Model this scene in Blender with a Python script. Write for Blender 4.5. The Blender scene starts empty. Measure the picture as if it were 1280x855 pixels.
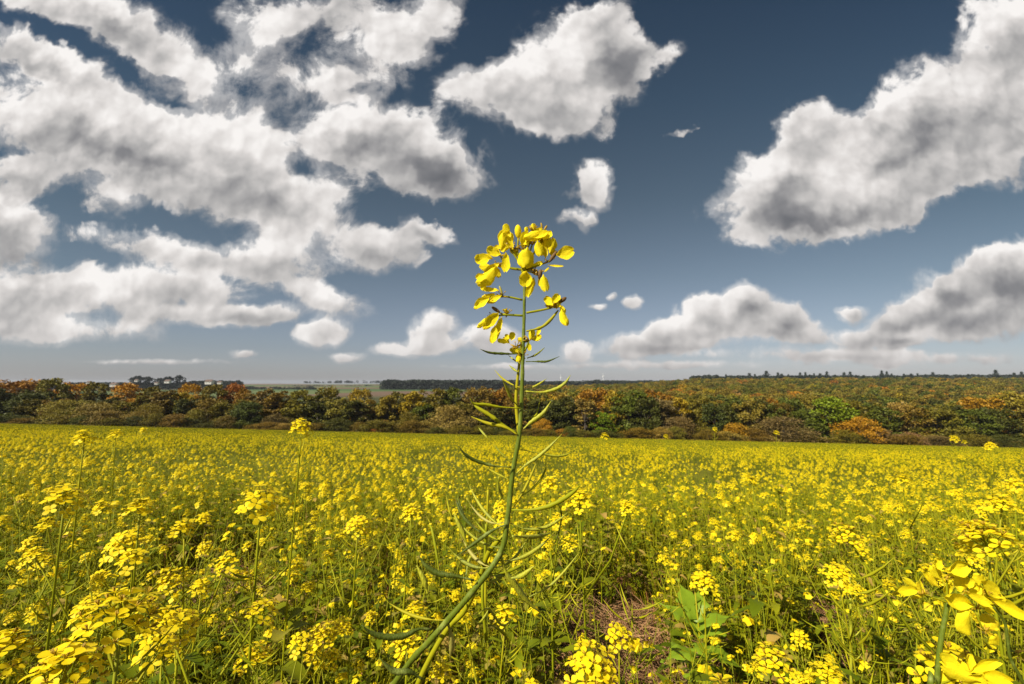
import bpy, math, random
from mathutils import Vector, Matrix, Euler, noise
R = math.radians
random.seed(11)
scene = bpy.context.scene
COL = scene.collection

# ------------------------------------------------------------------ camera
CAM_H = 0.95
F = 15.0 / 36.0 * 1280.0                       # focal length in pixels of the 1280 px wide photograph
PITCH = math.atan((478.0 - 427.5) / F)
cam_d = bpy.data.cameras.new("camera")
cam_d.lens = 15.0
cam_d.sensor_width = 36.0
cam_d.clip_start = 0.02
cam_d.clip_end = 20000.0
cam_d.dof.use_dof = True
cam_d.dof.focus_distance = 0.42
cam_d.dof.aperture_fstop = 16.0
cam = bpy.data.objects.new("camera", cam_d)
COL.objects.link(cam)
cam.location = (0, 0, CAM_H)
cam.rotation_euler = (R(90) + PITCH, 0, 0)
scene.camera = cam

# ------------------------------------------------------------------ render look
scene.view_settings.view_transform = 'Standard'
scene.view_settings.look = 'None'
scene.view_settings.gamma = 1.0
scene.view_settings.exposure = 0.55
scene.render.engine = 'CYCLES'
cy = scene.cycles
cy.max_bounces = 5
cy.diffuse_bounces = 2
cy.glossy_bounces = 2
cy.transmission_bounces = 4
cy.transparent_max_bounces = 6
cy.volume_bounces = 0
cy.use_denoising = True
cy.caustics_reflective = False
cy.caustics_refractive = False

# ------------------------------------------------------------------ sun
SUN_EL, SUN_AZ = R(42), R(-130)               # azimuth clockwise from the view direction (+Y): the sun is high, left and a little behind
sun_d = bpy.data.lights.new("sun", 'SUN')
sun_d.energy = 5.0
sun_d.angle = R(0.5)
sun_d.color = (1.0, 0.92, 0.78)
sun = bpy.data.objects.new("sun", sun_d)
COL.objects.link(sun)
sdir = Vector((math.sin(SUN_AZ) * math.cos(SUN_EL), math.cos(SUN_AZ) * math.cos(SUN_EL), math.sin(SUN_EL)))
sun.rotation_euler = sdir.to_track_quat('Z', 'Y').to_euler()
sun.location = (0, 0, 30)


def ray(px, py):
    """direction, per metre of depth along +Y, through a pixel of the 1280x855 photograph"""
    a, b = (px - 640.0) / F, (427.5 - py) / F
    d = Vector((a, math.cos(PITCH) - b * math.sin(PITCH), math.sin(PITCH) + b * math.cos(PITCH)))
    return d / d.y


def at(px, py, Y):
    return Vector((0, 0, CAM_H)) + ray(px, py) * Y


# ------------------------------------------------------------------ sky
class NT:
    def __init__(s, tree):
        s.t = tree
        s.n = tree.nodes
        s.l = tree.links

    def new(s, kind, **kw):
        nd = s.n.new(kind)
        for k, v in kw.items():
            setattr(nd, k, v)
        return nd

    def plug(s, sock, v):
        if isinstance(v, bpy.types.NodeSocket):
            s.l.new(v, sock)
        else:
            sock.default_value = v

    def math(s, op, a, b=None, c=None, clamp=False):
        nd = s.new('ShaderNodeMath', operation=op, use_clamp=clamp)
        s.plug(nd.inputs[0], a)
        if b is not None: s.plug(nd.inputs[1], b)
        if c is not None: s.plug(nd.inputs[2], c)
        return nd.outputs[0]

    def vmath(s, op, a, b=None, c=None, out=0):
        nd = s.new('ShaderNodeVectorMath', operation=op)
        s.plug(nd.inputs[0], a)
        if b is not None: s.plug(nd.inputs[1], b)
        if c is not None: s.plug(nd.inputs[2], c)
        return nd.outputs[out]

    def ramp(s, v, stops, interp='LINEAR'):
        nd = s.new('ShaderNodeValToRGB')
        r = nd.color_ramp
        r.interpolation = interp
        while len(r.elements) < len(stops):
            r.elements.new(0.5)
        for e, (p, c) in zip(r.elements, stops):
            e.position = p
            e.color = (*c, 1) if len(c) == 3 else c
        s.plug(nd.inputs[0], v)
        return nd.outputs[0]

    def smooth(s, v, a, b, lo=0.0, hi=1.0):
        nd = s.new('ShaderNodeMapRange', interpolation_type='SMOOTHSTEP')
        s.plug(nd.inputs[0], v)
        nd.inputs[1].default_value, nd.inputs[2].default_value = a, b
        nd.inputs[3].default_value, nd.inputs[4].default_value = lo, hi
        return nd.outputs[0]

    def noise(s, vec, scale, detail=4.0, rough=0.5, dist=0.0, lac=2.0, color=False, dims='3D'):
        nd = s.new('ShaderNodeTexNoise', noise_dimensions=dims)
        s.plug(nd.inputs['Vector'], vec)
        nd.inputs['Scale'].default_value = scale
        nd.inputs['Detail'].default_value = detail
        nd.inputs['Roughness'].default_value = rough
        nd.inputs['Lacunarity'].default_value = lac
        nd.inputs['Distortion'].default_value = dist
        return nd.outputs['Color' if color else 'Fac']

    def mixc(s, f, a, b, blend='MIX'):
        nd = s.new('ShaderNodeMix', data_type='RGBA', blend_type=blend)
        s.plug(nd.inputs[0], f)
        s.plug(nd.inputs[6], a if isinstance(a, bpy.types.NodeSocket) else (*a, 1))
        s.plug(nd.inputs[7], b if isinstance(b, bpy.types.NodeSocket) else (*b, 1))
        return nd.outputs[2]


world = bpy.data.worlds.new("World")
scene.world = world
world.use_nodes = True
world.cycles.sampling_method = 'MANUAL'
world.cycles.sample_map_resolution = 512
w = NT(world.node_tree)
w.n.clear()
tc = w.new('ShaderNodeTexCoord')
direc = tc.outputs['Generated']
sep = w.new('ShaderNodeSeparateXYZ')
w.l.new(direc, sep.inputs[0])
DX, DY, DZ = sep.outputs
sky = w.new('ShaderNodeTexSky', sky_type='NISHITA', sun_disc=False, sun_elevation=SUN_EL, sun_rotation=SUN_AZ)
sky.air_density, sky.dust_density, sky.ozone_density = 1.0, 0.6, 1.5
# clouds are laid out on a far plane due north of the field: u = x/y, v = z/y
yy = w.math('MAXIMUM', w.math('ABSOLUTE', DY), 0.04)
U = w.math('DIVIDE', DX, yy)
V = w.math('DIVIDE', DZ, yy)
uvn = w.new('ShaderNodeCombineXYZ')
w.plug(uvn.inputs[0], U); w.plug(uvn.inputs[1], V); w.plug(uvn.inputs[2], 1.0)
UV = uvn.outputs[0]
T = w.vmath('ADD', UV, (5.3, 2.1, 0.0))
warp = w.vmath('SUBTRACT', w.noise(T, 3.0, 2.0, 0.5, color=True, dims='2D'), (0.5, 0.5, 0.5))
warp2 = w.vmath('SUBTRACT', w.noise(T, 11.0, 3.0, 0.6, color=True, dims='2D'), (0.5, 0.5, 0.5))
wv = w.vmath('MULTIPLY', warp, (0.05, 0.045, 0.0))
wv2 = w.vmath('MULTIPLY', warp2, (0.10, 0.085, 0.0))
amp = w.smooth(V, 0.02, 0.5, 0.22, 1.0)
UVw = w.vmath('ADD', UV, w.vmath('SCALE', w.vmath('ADD', wv, wv2), (0, 0, 0)))
UVw.node.inputs[1].links[0].from_node.inputs[3].default_value = 1
w.plug(UVw.node.inputs[1].links[0].from_node.inputs[3], amp)

CLOUDS = [  # px, py, rx, ry, tilt (degrees, + falls to the right), weight
    (60, 150, 190, 76, 20), (230, 205, 190, 66, 20), (50, 70, 120, 30, 28, .8), (370, 255, 105, 58, 18), (160, 165, 110, 50, 18), (20, 220, 90, 30, 10, .9), (300, 180, 80, 40, 20),
    (500, 190, 118, 66, 14), (430, 165, 90, 46, -5), (560, 215, 60, 40, 20),
    (715, 92, 104, 84, -15), (625, 105, 90, 46, -15), (770, 70, 56, 56, -20), (685, 140, 84, 40, 0), (745, 30, 60, 30, -30, .7),
    (330, 60, 60, 110, -20, .62), (480, 60, 120, 60, -25, .62), (80, 8, 170, 30, 18, .8), (230, 95, 170, 34, 32, .72), (400, 20, 110, 40, -10, .6), (200, 50, 130, 40, 30, .55), (530, 30, 70, 60, -30, .5), (110, 95, 120, 30, 22, .55), (430, 110, 80, 30, 0, .6),
    (738, 232, 38, 40, 30, .9), (726, 275, 30, 14, 0, .8), (850, 162, 22, 6, -15, .5), (825, 80, 40, 16, -50, .45),
    (465, 310, 76, 36, -4), (540, 290, 44, 20, 15, .75),
    (1090, 205, 215, 78, -24), (965, 240, 92, 58, -15), (1230, 120, 140, 84, -34), (1000, 275, 96, 34, -8), (1240, 195, 110, 44, -20), (1280, 30, 110, 60, -32), (1010, 160, 60, 50, -30), (1120, 150, 110, 60, -35), (1100, 260, 110, 34, -15),
    (1245, 368, 120, 62, -5), (1185, 402, 95, 30, 0), (1285, 335, 70, 50, 0), (1150, 385, 50, 24, -15, .8),
    (925, 398, 82, 40, 0), (858, 416, 62, 24, -12), (798, 432, 52, 20, 0), (985, 415, 50, 24, 0), (1085, 424, 70, 16, 0, .8), (1067, 392, 26, 16, 0), (1010, 442, 170, 9, 0, .5),
    (542, 408, 40, 26, -25), (505, 438, 46, 12, 0, .8), (548, 432, 40, 14, 0, .7), (612, 422, 42, 22, 0, .9), (404, 416, 38, 24, -10), (432, 446, 30, 8, 0, .8), (720, 442, 28, 18, 0, .9),
    (5, 285, 80, 56, 20), (30, 375, 95, 50, 0), (130, 365, 90, 36, 8, .9), (235, 360, 110, 32, 10, .8), (320, 396, 70, 16, -8), (345, 322, 72, 44, 4), (405, 372, 76, 22, 16, .9), (200, 312, 150, 24, 12, .72), (90, 415, 130, 22, 0, .85), (135, 250, 46, 24, 20, .6), (240, 395, 90, 16, 0, .7),
    (880, 386, 28, 22, 0), (935, 376, 34, 24, 0), (988, 394, 26, 20, 0), (828, 412, 26, 16, 0), (1240, 335, 50, 32, -10), (1190, 362, 36, 26, 0), (1120, 408, 36, 14, 0), (1130, 425, 30, 12, 0),
    (790, 380, 16, 11, 0), (766, 372, 12, 6, 0, .8), (746, 384, 14, 6, 0, .8), (305, 443, 22, 7, 0, .8),
    (1150, 449, 200, 12, 0, .6), (850, 456, 150, 7, 0, .5), (200, 452, 120, 5, 0, .6), (650, 458, 120, 5, 0, .5),
]
acc = None
for (px, py, rx, ry, tilt, *wt) in CLOUDS:
    r0 = ray(px, py)
    mp = w.new('ShaderNodeMapping', vector_type='TEXTURE')
    # a vanishing share of the running sum keeps the node chain in sequence (Cycles runs out of node memory otherwise)
    w.l.new(UVw if acc is None else w.vmath('MULTIPLY_ADD', acc, (1e-9, 1e-9, 0), UVw), mp.inputs[0])
    mp.inputs['Location'].default_value = (r0.x, r0.z, 0)
    mp.inputs['Rotation'].default_value = (0, 0, R(-tilt))
    mp.inputs['Scale'].default_value = (rx / F * 1.22, ry / F * 1.22, 1)
    dot = w.vmath('DOT_PRODUCT', mp.outputs[0], mp.outputs[0], out=1)
    k = w.math('SUBTRACT', 2.0, dot, clamp=True)         # 1 in the middle, 0 at the rim and beyond
    k2 = w.math('MULTIPLY', k, k)
    if wt:
        k2 = w.math('MULTIPLY', k2, wt[0])
    if acc is None:
        acc = w.vmath('MULTIPLY', mp.outputs[0], k2)
    else:
        acc = w.vmath('MULTIPLY_ADD', mp.outputs[0], k2, acc)
asep = w.new('ShaderNodeSeparateXYZ')
w.l.new(acc, asep.inputs[0])
SX, SY, SW = asep.outputs
north = w.smooth(DY, 0.05, 0.3)
# everywhere outside the surveyed part of the sky: loose clouds of the same kind
other = w.math('MULTIPLY', w.smooth(w.noise(direc, 2.2, 3.0, 0.5), 0.5, 0.7), 1.0)
mass = w.math('ADD', w.math('MULTIPLY', SW, north), w.math('MULTIPLY', w.math('SUBTRACT', 1.0, north), other))
def puffs(vec, detail):
    nd = w.new('ShaderNodeTexVoronoi', voronoi_dimensions='2D', feature='F1')
    w.plug(nd.inputs['Vector'], vec)
    nd.inputs['Scale'].default_value = 6.5
    nd.inputs['Detail'].default_value = detail
    nd.inputs['Roughness'].default_value = 0.55
    nd.inputs['Lacunarity'].default_value = 2.1
    nd.normalize = True
    return nd.outputs['Distance']


TP = w.vmath('ADD', T, w.vmath('MULTIPLY', warp2, (0.028, 0.028, 0.0)))
n1 = w.noise(T, 8.0, 6.0, 0.62, 0.2, dims='2D')
n2 = w.noise(T, 2.6, 2.0, 0.5, 0.4, dims='2D')
p1 = puffs(TP, 3.0)
p2 = puffs(w.vmath('ADD', TP, (-0.012, 0.018, 0.0)), 2.0)
relief = w.math('SUBTRACT', p1, p2)
rough = w.math('ADD', w.math('MULTIPLY', w.math('SUBTRACT', n1, 0.5), 1.7), w.math('MULTIPLY', w.math('SUBTRACT', 0.33, p1), 0.75))
rough = w.math('ADD', rough, w.math('MULTIPLY', w.math('SUBTRACT', n2, 0.5), 0.35))
dens = w.math('ADD', w.math('SUBTRACT', mass, 0.31), rough)
alpha = w.smooth(dens, -0.06, 0.32)
alpha = w.math('MULTIPLY', alpha, w.smooth(mass, 0.0, 0.10))
veil = w.math('MULTIPLY', w.smooth(w.math('ADD', mass, w.math('MULTIPLY', w.math('SUBTRACT', n1, 0.5), 1.6)), 0.0, 0.55), w.math('MULTIPLY', w.smooth(mass, 0.0, 0.25), 0.50))
alpha = w.math('MAXIMUM', alpha, veil)
inv = w.math('DIVIDE', 1.0, w.math('MAXIMUM', SW, 0.25))
nx = w.math('MULTIPLY', SX, inv)
ny = w.math('MULTIPLY', SY, inv)
lamb = w.math('ADD', w.math('MULTIPLY', ny, 0.30), w.math('MULTIPLY', nx, -0.08))
thick = w.smooth(w.math('ADD', mass, w.math('MULTIPLY', w.math('SUBTRACT', n2, 0.5), 0.7)), 0.45, 1.9)
bright = w.math('ADD', 0.83, lamb)
bright = w.math('ADD', bright, w.math('MULTIPLY', relief, 1.1))
bright = w.math('ADD', bright, w.math('MULTIPLY', w.math('SUBTRACT', 0.33, p1), 0.30))
under = w.smooth(w.math('SUBTRACT', ny, w.math('MULTIPLY', w.math('SUBTRACT', n2, 0.5), 0.5)), 0.30, -0.40)      # the underside of each mass
bright = w.math('SUBTRACT', bright, w.math('MULTIPLY', thick, w.math('MULTIPLY_ADD', under, 0.46, 0.12)))
bright = w.math('ADD', bright, w.math('MULTIPLY', w.math('SUBTRACT', n2, 0.5), -0.45))
cloud = w.ramp(bright, [(0.0, (0.14, 0.145, 0.16)), (0.3, (0.23, 0.23, 0.24)), (0.55, (0.42, 0.41, 0.405)), (0.8, (0.68, 0.65, 0.63)), (1.0, (0.90, 0.87, 0.845))])
# clear sky: the Nishita sky seen as through a polariser, greyer and paler in the ground haze
skyhsv = w.new('ShaderNodeHueSaturation')
w.l.new(sky.outputs[0], skyhsv.inputs['Color'])
skyhsv.inputs['Saturation'].default_value = 0.56
skyc = w.mixc(1.0, skyhsv.outputs[0], w.ramp(V, [(0.0, (0.066, 0.066, 0.076)), (0.10, (0.058, 0.061, 0.068)), (0.25, (0.045, 0.052, 0.056)), (0.45, (0.033, 0.042, 0.046)), (0.7, (0.024, 0.035, 0.042)), (1.0, (0.017, 0.027, 0.036))]), 'MULTIPLY')
cloud = w.mixc(w.smooth(V, 0.16, 0.0, 0.0, 0.45), cloud, (0.34, 0.32, 0.32))
final = w.mixc(alpha, skyc, cloud)
gr = w.mixc(w.smooth(DZ, -0.02, 0.0), (0.08, 0.08, 0.03), final)
bg = w.new('ShaderNodeBackground')
w.l.new(w.vmath('SCALE', gr, (0, 0, 0)), bg.inputs[0])
bg.inputs[0].links[0].from_node.inputs[3].default_value = 7.2   # the colours above are radiances; the sky's strength stays at 0.1
bg.inputs[1].default_value = 0.1
wo = w.new('ShaderNodeOutputWorld')
w.l.new(bg.outputs[0], wo.inputs[0])


# ------------------------------------------------------------------ helpers
def tag(o, label=None, cat=None, group=None, kind=None):
    if label: o["label"] = label
    if cat: o["category"] = cat
    if group: o["group"] = group
    if kind: o["kind"] = kind
    return o


class MB:
    """collects faces and links them as one mesh object"""
    def __init__(s):
        s.v, s.f, s.m, s.sm = [], [], [], []

    def face(s, pts, m=0, smooth=False):
        b = len(s.v)
        s.v.extend(pts)
        s.f.append(tuple(range(b, b + len(pts))))
        s.m.append(m)
        s.sm.append(smooth)

    def tube(s, pts, rad, sides=6, m=0, cap=True):
        """tapered tube along points"""
        n = len(pts)
        b = len(s.v)
        pts = [Vector(p) for p in pts]
        prev = None
        for i, p in enumerate(pts):
            t = (pts[min(i + 1, n - 1)] - pts[max(i - 1, 0)])
            if t.length < 1e-9: t = Vector((0, 0, 1))
            t.normalize()
            ref = Vector((1, 0, 0)) if abs(t.x) < 0.9 else Vector((0, 1, 0))
            if prev is not None:
                ref = prev
            u = (ref - t * ref.dot(t)).normalized()
            prev = u
            v = t.cross(u)
            r = rad[i] if isinstance(rad, (list, tuple)) else rad
            for k in range(sides):
                a = 2 * math.pi * k / sides
                s.v.append(p + (u * math.cos(a) + v * math.sin(a)) * r)
        for i in range(n - 1):
            for k in range(sides):
                k2 = (k + 1) % sides
                s.f.append((b + i * sides + k, b + i * sides + k2, b + (i + 1) * sides + k2, b + (i + 1) * sides + k))
                s.m.append(m); s.sm.append(True)
        if cap:
            s.f.append(tuple(b + (n - 1) * sides + k for k in range(sides))); s.m.append(m); s.sm.append(False)
            s.f.append(tuple(b + k for k in reversed(range(sides)))); s.m.append(m); s.sm.append(False)

    def grid(s, rows, m=0, smooth=True):
        """rows of equal length -> sheet"""
        b = len(s.v); w_ = len(rows[0])
        for r_ in rows: s.v.extend(r_)
        for i in range(len(rows) - 1):
            for j in range(w_ - 1):
                s.f.append((b + i * w_ + j, b + i * w_ + j + 1, b + (i + 1) * w_ + j + 1, b + (i + 1) * w_ + j))
                s.m.append(m); s.sm.append(smooth)

    def box(s, c, d, m=0):
        x, y, z = c; a, b_, e = d[0] / 2, d[1] / 2, d[2] / 2
        P = [Vector((x + i * a, y + j * b_, z + k * e)) for i in (-1, 1) for j in (-1, 1) for k in (-1, 1)]
        for q in ((0, 1, 3, 2), (4, 6, 7, 5), (0, 4, 5, 1), (2, 3, 7, 6), (0, 2, 6, 4), (1, 5, 7, 3)):
            s.face([P[i] for i in q], m)

    def mesh(s, name, mats):
        me = bpy.data.meshes.new(name)
        me.from_pydata([tuple(p) for p in s.v], [], s.f)
        for mt in (mats if isinstance(mats, (list, tuple)) else [mats]):
            me.materials.append(mt)
        me.polygons.foreach_set('material_index', s.m)
        me.polygons.foreach_set('use_smooth', s.sm)
        me.update()
        return me

    def build(s, name, mats, parent=None, col=None):
        return link(name, s.mesh(name, mats), parent, col)


def link(name, data, parent=None, col=None):
    o = bpy.data.objects.new(name, data)
    (col or COL).objects.link(o)
    if parent is not None: o.parent = parent
    return o


def copy_tree(o, parent=None):
    c = o.copy()
    COL.objects.link(c)
    c.parent = parent
    for ch in o.children:
        copy_tree(ch, c)
    return c


def rnd(a, b): return random.uniform(a, b)


def rvec():
    while True:
        v = Vector((rnd(-1, 1), rnd(-1, 1), rnd(-1, 1)))
        if 0.01 < v.length < 1: return v.normalized()


def material(name):
    m = bpy.data.materials.new(name)
    m.use_nodes = True
    t = NT(m.node_tree)
    t.n.clear()
    out = t.new('ShaderNodeOutputMaterial')
    return m, t, out


def leafy(name, c1, c2, trans=0.35, rough=0.55, by_object=False, noise_scale=6.0, rand_obj=0.0, spec=0.35, c3=None):
    """thin plant tissue: colour varies leaf by leaf and across the plant, some light passes through"""
    m, t, out = material(name)
    geo = t.new('ShaderNodeNewGeometry')
    tcn = t.new('ShaderNodeTexCoord')
    nz = t.noise(tcn.outputs['Object'], noise_scale, 3.0, 0.6)
    f = t.math('MULTIPLY_ADD', geo.outputs['Random Per Island'], 0.65, t.math('MULTIPLY', nz, 0.45))
    col = t.mixc(f, c1, c2)
    if c3:
        col = t.mixc(t.smooth(geo.outputs['Random Per Island'], 0.78, 0.86), col, c3)
    oi = t.new('ShaderNodeObjectInfo')
    if by_object:
        col = t.mixc(1.0, col, oi.outputs['Color'], 'MULTIPLY')
    if rand_obj:
        hs = t.new('ShaderNodeHueSaturation')
        t.l.new(col, hs.inputs['Color'])
        t.l.new(t.math('MULTIPLY_ADD', oi.outputs['Random'], rand_obj * 0.10, 0.5 - rand_obj * 0.05), hs.inputs['Hue'])
        t.l.new(t.math('MULTIPLY_ADD', oi.outputs['Random'], -rand_obj, 1.0 + rand_obj * 0.5), hs.inputs['Value'])
        col = hs.outputs[0]
    p = t.new('ShaderNodeBsdfPrincipled')
    t.l.new(col, p.inputs['Base Color'])
    p.inputs['Roughness'].default_value = rough
    p.inputs['Specular IOR Level'].default_value = spec
    tr = t.new('ShaderNodeBsdfTranslucent')
    t.l.new(col, tr.inputs[0])
    mx = t.new('ShaderNodeMixShader')
    mx.inputs[0].default_value = trans
    t.l.new(p.outputs[0], mx.inputs[1]); t.l.new(tr.outputs[0], mx.inputs[2])
    t.l.new(mx.outputs[0], out.inputs[0])
    return m


def petal_material(name, c1, c2, cv, trans=.34):
    """flower petal: fine branching veins, a warmer throat-coloured blotchiness and soft creases"""
    m, t, out = material(name)
    geo = t.new('ShaderNodeNewGeometry')
    tcn = t.new('ShaderNodeTexCoord')
    P = tcn.outputs['Object']
    col = t.mixc(t.math('MULTIPLY_ADD', geo.outputs['Random Per Island'], .5, t.math('MULTIPLY', t.noise(P, 220, 4.0, .6), .6)), c1, c2)
    vo = t.new('ShaderNodeTexVoronoi', feature='DISTANCE_TO_EDGE')
    t.l.new(t.vmath('ADD', P, t.vmath('MULTIPLY', t.noise(P, 300, 2.0, .5, color=True), (.002, .002, .002))), vo.inputs['Vector'])
    vo.inputs['Scale'].default_value = 700
    vein = t.smooth(vo.outputs['Distance'], 0.16, 0.0)
    col = t.mixc(t.math('MULTIPLY', vein, .32), col, cv)
    col = t.mixc(t.math('MULTIPLY', t.smooth(t.noise(P, 90, 3.0, .6), .60, .85), .6), col, cv)
    p = t.new('ShaderNodeBsdfPrincipled')
    t.l.new(col, p.inputs['Base Color'])
    p.inputs['Roughness'].default_value = .7
    p.inputs['Specular IOR Level'].default_value = .12
    bn = t.new('ShaderNodeBump'); bn.inputs['Strength'].default_value = .55; bn.inputs['Distance'].default_value = .0008
    t.l.new(t.math('ADD', t.noise(P, 260, 4.0, .6), t.math('MULTIPLY', vein, -.15)), bn.inputs['Height'])
    t.l.new(bn.outputs[0], p.inputs['Normal'])
    tr = t.new('ShaderNodeBsdfTranslucent')
    t.l.new(col, tr.inputs[0]); t.l.new(bn.outputs[0], tr.inputs['Normal'])
    mx = t.new('ShaderNodeMixShader')
    mx.inputs[0].default_value = trans
    t.l.new(p.outputs[0], mx.inputs[1]); t.l.new(tr.outputs[0], mx.inputs[2])
    t.l.new(mx.outputs[0], out.inputs[0])
    return m


def stem_material(name, c1, c2, cs):
    """ridged green stem with a pale waxy bloom and small brownish scars"""
    m, t, out = material(name)
    tcn = t.new('ShaderNodeTexCoord')
    P = tcn.outputs['Object']
    st = t.vmath('MULTIPLY', P, (1, 1, .12))
    ridge = t.noise(st, 900, 3.0, .6)
    col = t.mixc(ridge, c1, c2)
    col = t.mixc(t.smooth(t.noise(P, 70, 4.0, .6), .50, .72), col, (.23, .27, .05))
    col = t.mixc(t.smooth(t.noise(P, 240, 3.0, .6), .66, .74), col, cs)
    p = t.new('ShaderNodeBsdfPrincipled')
    t.l.new(col, p.inputs['Base Color'])
    p.inputs['Roughness'].default_value = .5
    p.inputs['Specular IOR Level'].default_value = .3
    bn = t.new('ShaderNodeBump'); bn.inputs['Strength'].default_value = .8; bn.inputs['Distance'].default_value = .0008
    t.l.new(ridge, bn.inputs['Height']); t.l.new(bn.outputs[0], p.inputs['Normal'])
    t.l.new(p.outputs[0], out.inputs[0])
    return m


def plain(name, c1, c2=None, rough=0.8, scale=8.0, bump=0.0):
    m, t, out = material(name)
    tcn = t.new('ShaderNodeTexCoord')
    nz = t.noise(tcn.outputs['Object'], scale, 5.0, 0.6)
    p = t.new('ShaderNodeBsdfPrincipled')
    t.l.new(t.mixc(nz, c1, c2 or tuple(x * 0.6 for x in c1)), p.inputs['Base Color'])
    p.inputs['Roughness'].default_value = rough
    if bump:
        bn = t.new('ShaderNodeBump'); bn.inputs['Strength'].default_value = bump
        t.l.new(nz, bn.inputs['Height']); t.l.new(bn.outputs[0], p.inputs['Normal'])
    t.l.new(p.outputs[0], out.inputs[0])
    return m


# ------------------------------------------------------------------ terrain
FIELD_END = 121.0


def sst(x, a, b):
    t = max(0.0, min(1.0, (x - a) / (b - a)))
    return t * t * (3 - 2 * t)


def ground(x, y):
    """height of the land: the field falls gently away from the camera, a valley, then wooded rising land"""
    yc = max(y, -20.0)
    xs = max(-260.0, min(260.0, x))
    fz = -0.118 * min(yc, 125.0) - 0.0235 * xs * (1 - sst(y, 300, 900))
    if y > 125.0:
        fz += -0.10 * (min(y, 165.0) - 125.0)
    u = x / max(y, 1.0)
    right = sst(u, -0.05, 0.75)
    valley = -19.0
    # skyline height above eye level as seen: higher on the right, nearer there too
    far = 2600.0 - 1650.0 * sst(u, 0.0, 0.45)
    crest = CAM_H - 0.004 * far + right * 3.5
    up = sst(y, 230.0, far)
    k = sst(y, 150, 240)
    z = fz * (1 - k) + (valley - 4 * right) * k
    z = z * (1 - up ** 0.8) + crest * (up ** 0.8)
    if y > far:
        z -= (y - far) * 0.012
    if y > 400:
        z += 3.0 * noise.noise(Vector((x / 420.0, y / 420.0, 0))) * sst(y, 400, 900) * (1 - right)
    return z


def soil_patch(x, y):
    """0..1: bare brown patches among the plants"""
    s = 0.0
    for (cx, cy_, r) in SOIL:
        d = math.hypot((x - cx), (y - cy_)) / r
        s = max(s, 1 - sst(d, 0.55, 1.1))
    return s


SOIL = [(0.95, 1.25, 0.16), (0.20, 1.55, 0.16), (-0.05, 1.9, 0.16), (1.55, 2.3, 0.2), (0.9, 1.45, 0.14), (0.46, 2.15, 0.36), (0.40, 1.80, 0.30), (0.62, 1.55, 0.22), (0.34, 1.45, 0.20), (-1.70, 2.55, 0.36), (-1.45, 2.15, 0.30), (-1.0, 2.0, 0.18)]


def axis(lo, hi, d0, g):
    out = [0.0]; d = d0
    while out[-1] < hi:
        out.append(out[-1] + d); d *= g
    neg = []; v = 0.0; d = d0
    while v > lo:
        v -= d; d *= g
        neg.append(v)
    return list(reversed(neg)) + out


m_ground, t, out = material('field_soil_and_grass')
tcn = t.new('ShaderNodeTexCoord')
P_ = tcn.outputs['Object']
sp = t.new('ShaderNodeSeparateXYZ'); t.l.new(P_, sp.inputs[0])
soil = t.ramp(t.noise(P_, 14.0, 8.0, 0.7), [(0.3, (0.040, 0.016, 0.006)), (0.5, (0.15, 0.065, 0.028)), (0.66, (0.27, 0.14, 0.075)), (0.8, (0.42, 0.27, 0.17))])
moss = t.ramp(t.noise(P_, 5.0, 6.0, 0.65), [(0.35, (0.022, 0.026, 0.006)), (0.6, (0.07, 0.075, 0.012))])
near = t.mixc(t.smooth(t.noise(P_, 1.7, 5.0, 0.6), 0.45, 0.62), moss, soil)
mid = t.ramp(t.noise(P_, 1.2, 6.0, 0.65), [(0.3, (0.06, 0.075, 0.005)), (0.7, (0.19, 0.18, 0.008))])
c = t.mixc(t.smooth(sp.outputs[1], 3.5, 10.0), near, mid)
meadow = t.ramp(t.noise(P_, 0.05, 4.0, 0.6), [(0.3, (0.035, 0.045, 0.012)), (0.7, (0.06, 0.06, 0.02))])
c = t.mixc(t.smooth(sp.outputs[1], 121.0, 123.0), c, meadow)
# far farmland: a patchwork of fields
vor = t.new('ShaderNodeTexVoronoi', voronoi_dimensions='2D', feature='F1')
t.l.new(t.vmath('MULTIPLY', P_, (0.0032, 0.0048, 0)), vor.inputs['Vector']); vor.inputs['Scale'].default_value = 1.0
vs = t.new('ShaderNodeSeparateXYZ'); t.l.new(vor.outputs['Color'], vs.inputs[0])
farm = t.ramp(vs.outputs[0], [(0.0, (0.055, 0.095, 0.028)), (0.3, (0.10, 0.13, 0.045)), (0.5, (0.13, 0.085, 0.055)), (0.7, (0.05, 0.085, 0.022)), (0.9, (0.15, 0.12, 0.07))], 'CONSTANT')
c = t.mixc(t.smooth(sp.outputs[1], 500.0, 650.0), c, farm)
p = t.new('ShaderNodeBsdfPrincipled'); t.l.new(c, p.inputs['Base Color'])
p.inputs['Roughness'].default_value = 0.95; p.inputs['Specular IOR Level'].default_value = 0.15
bn = t.new('ShaderNodeBump'); bn.inputs['Strength'].default_value = 0.8; bn.inputs['Distance'].default_value = 0.03
t.l.new(t.noise(P_, 25.0, 6.0, 0.7), bn.inputs['Height']); t.l.new(bn.outputs[0], p.inputs['Normal'])
t.l.new(p.outputs[0], out.inputs[0])

xs_ = axis(-9000, 9000, 0.25, 1.085)
ys_ = [-60, -30, -15, -8, -4, -2] + [y for y in axis(0, 9000, 0.2, 1.035)]
mb = MB()
mb.grid([[Vector((x, y, ground(x, y) + (0.012 * noise.noise(Vector((x * 6, y * 6, 0))) if y < 10 else 0))) for x in xs_] for y in ys_])
for i in range(len(mb.f)): mb.f[i] = mb.f[i]
g = mb.build('ground', m_ground)
tag(g, 'brown soil and mossy ground falling away under the mustard field towards the valley', kind='structure')

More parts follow.
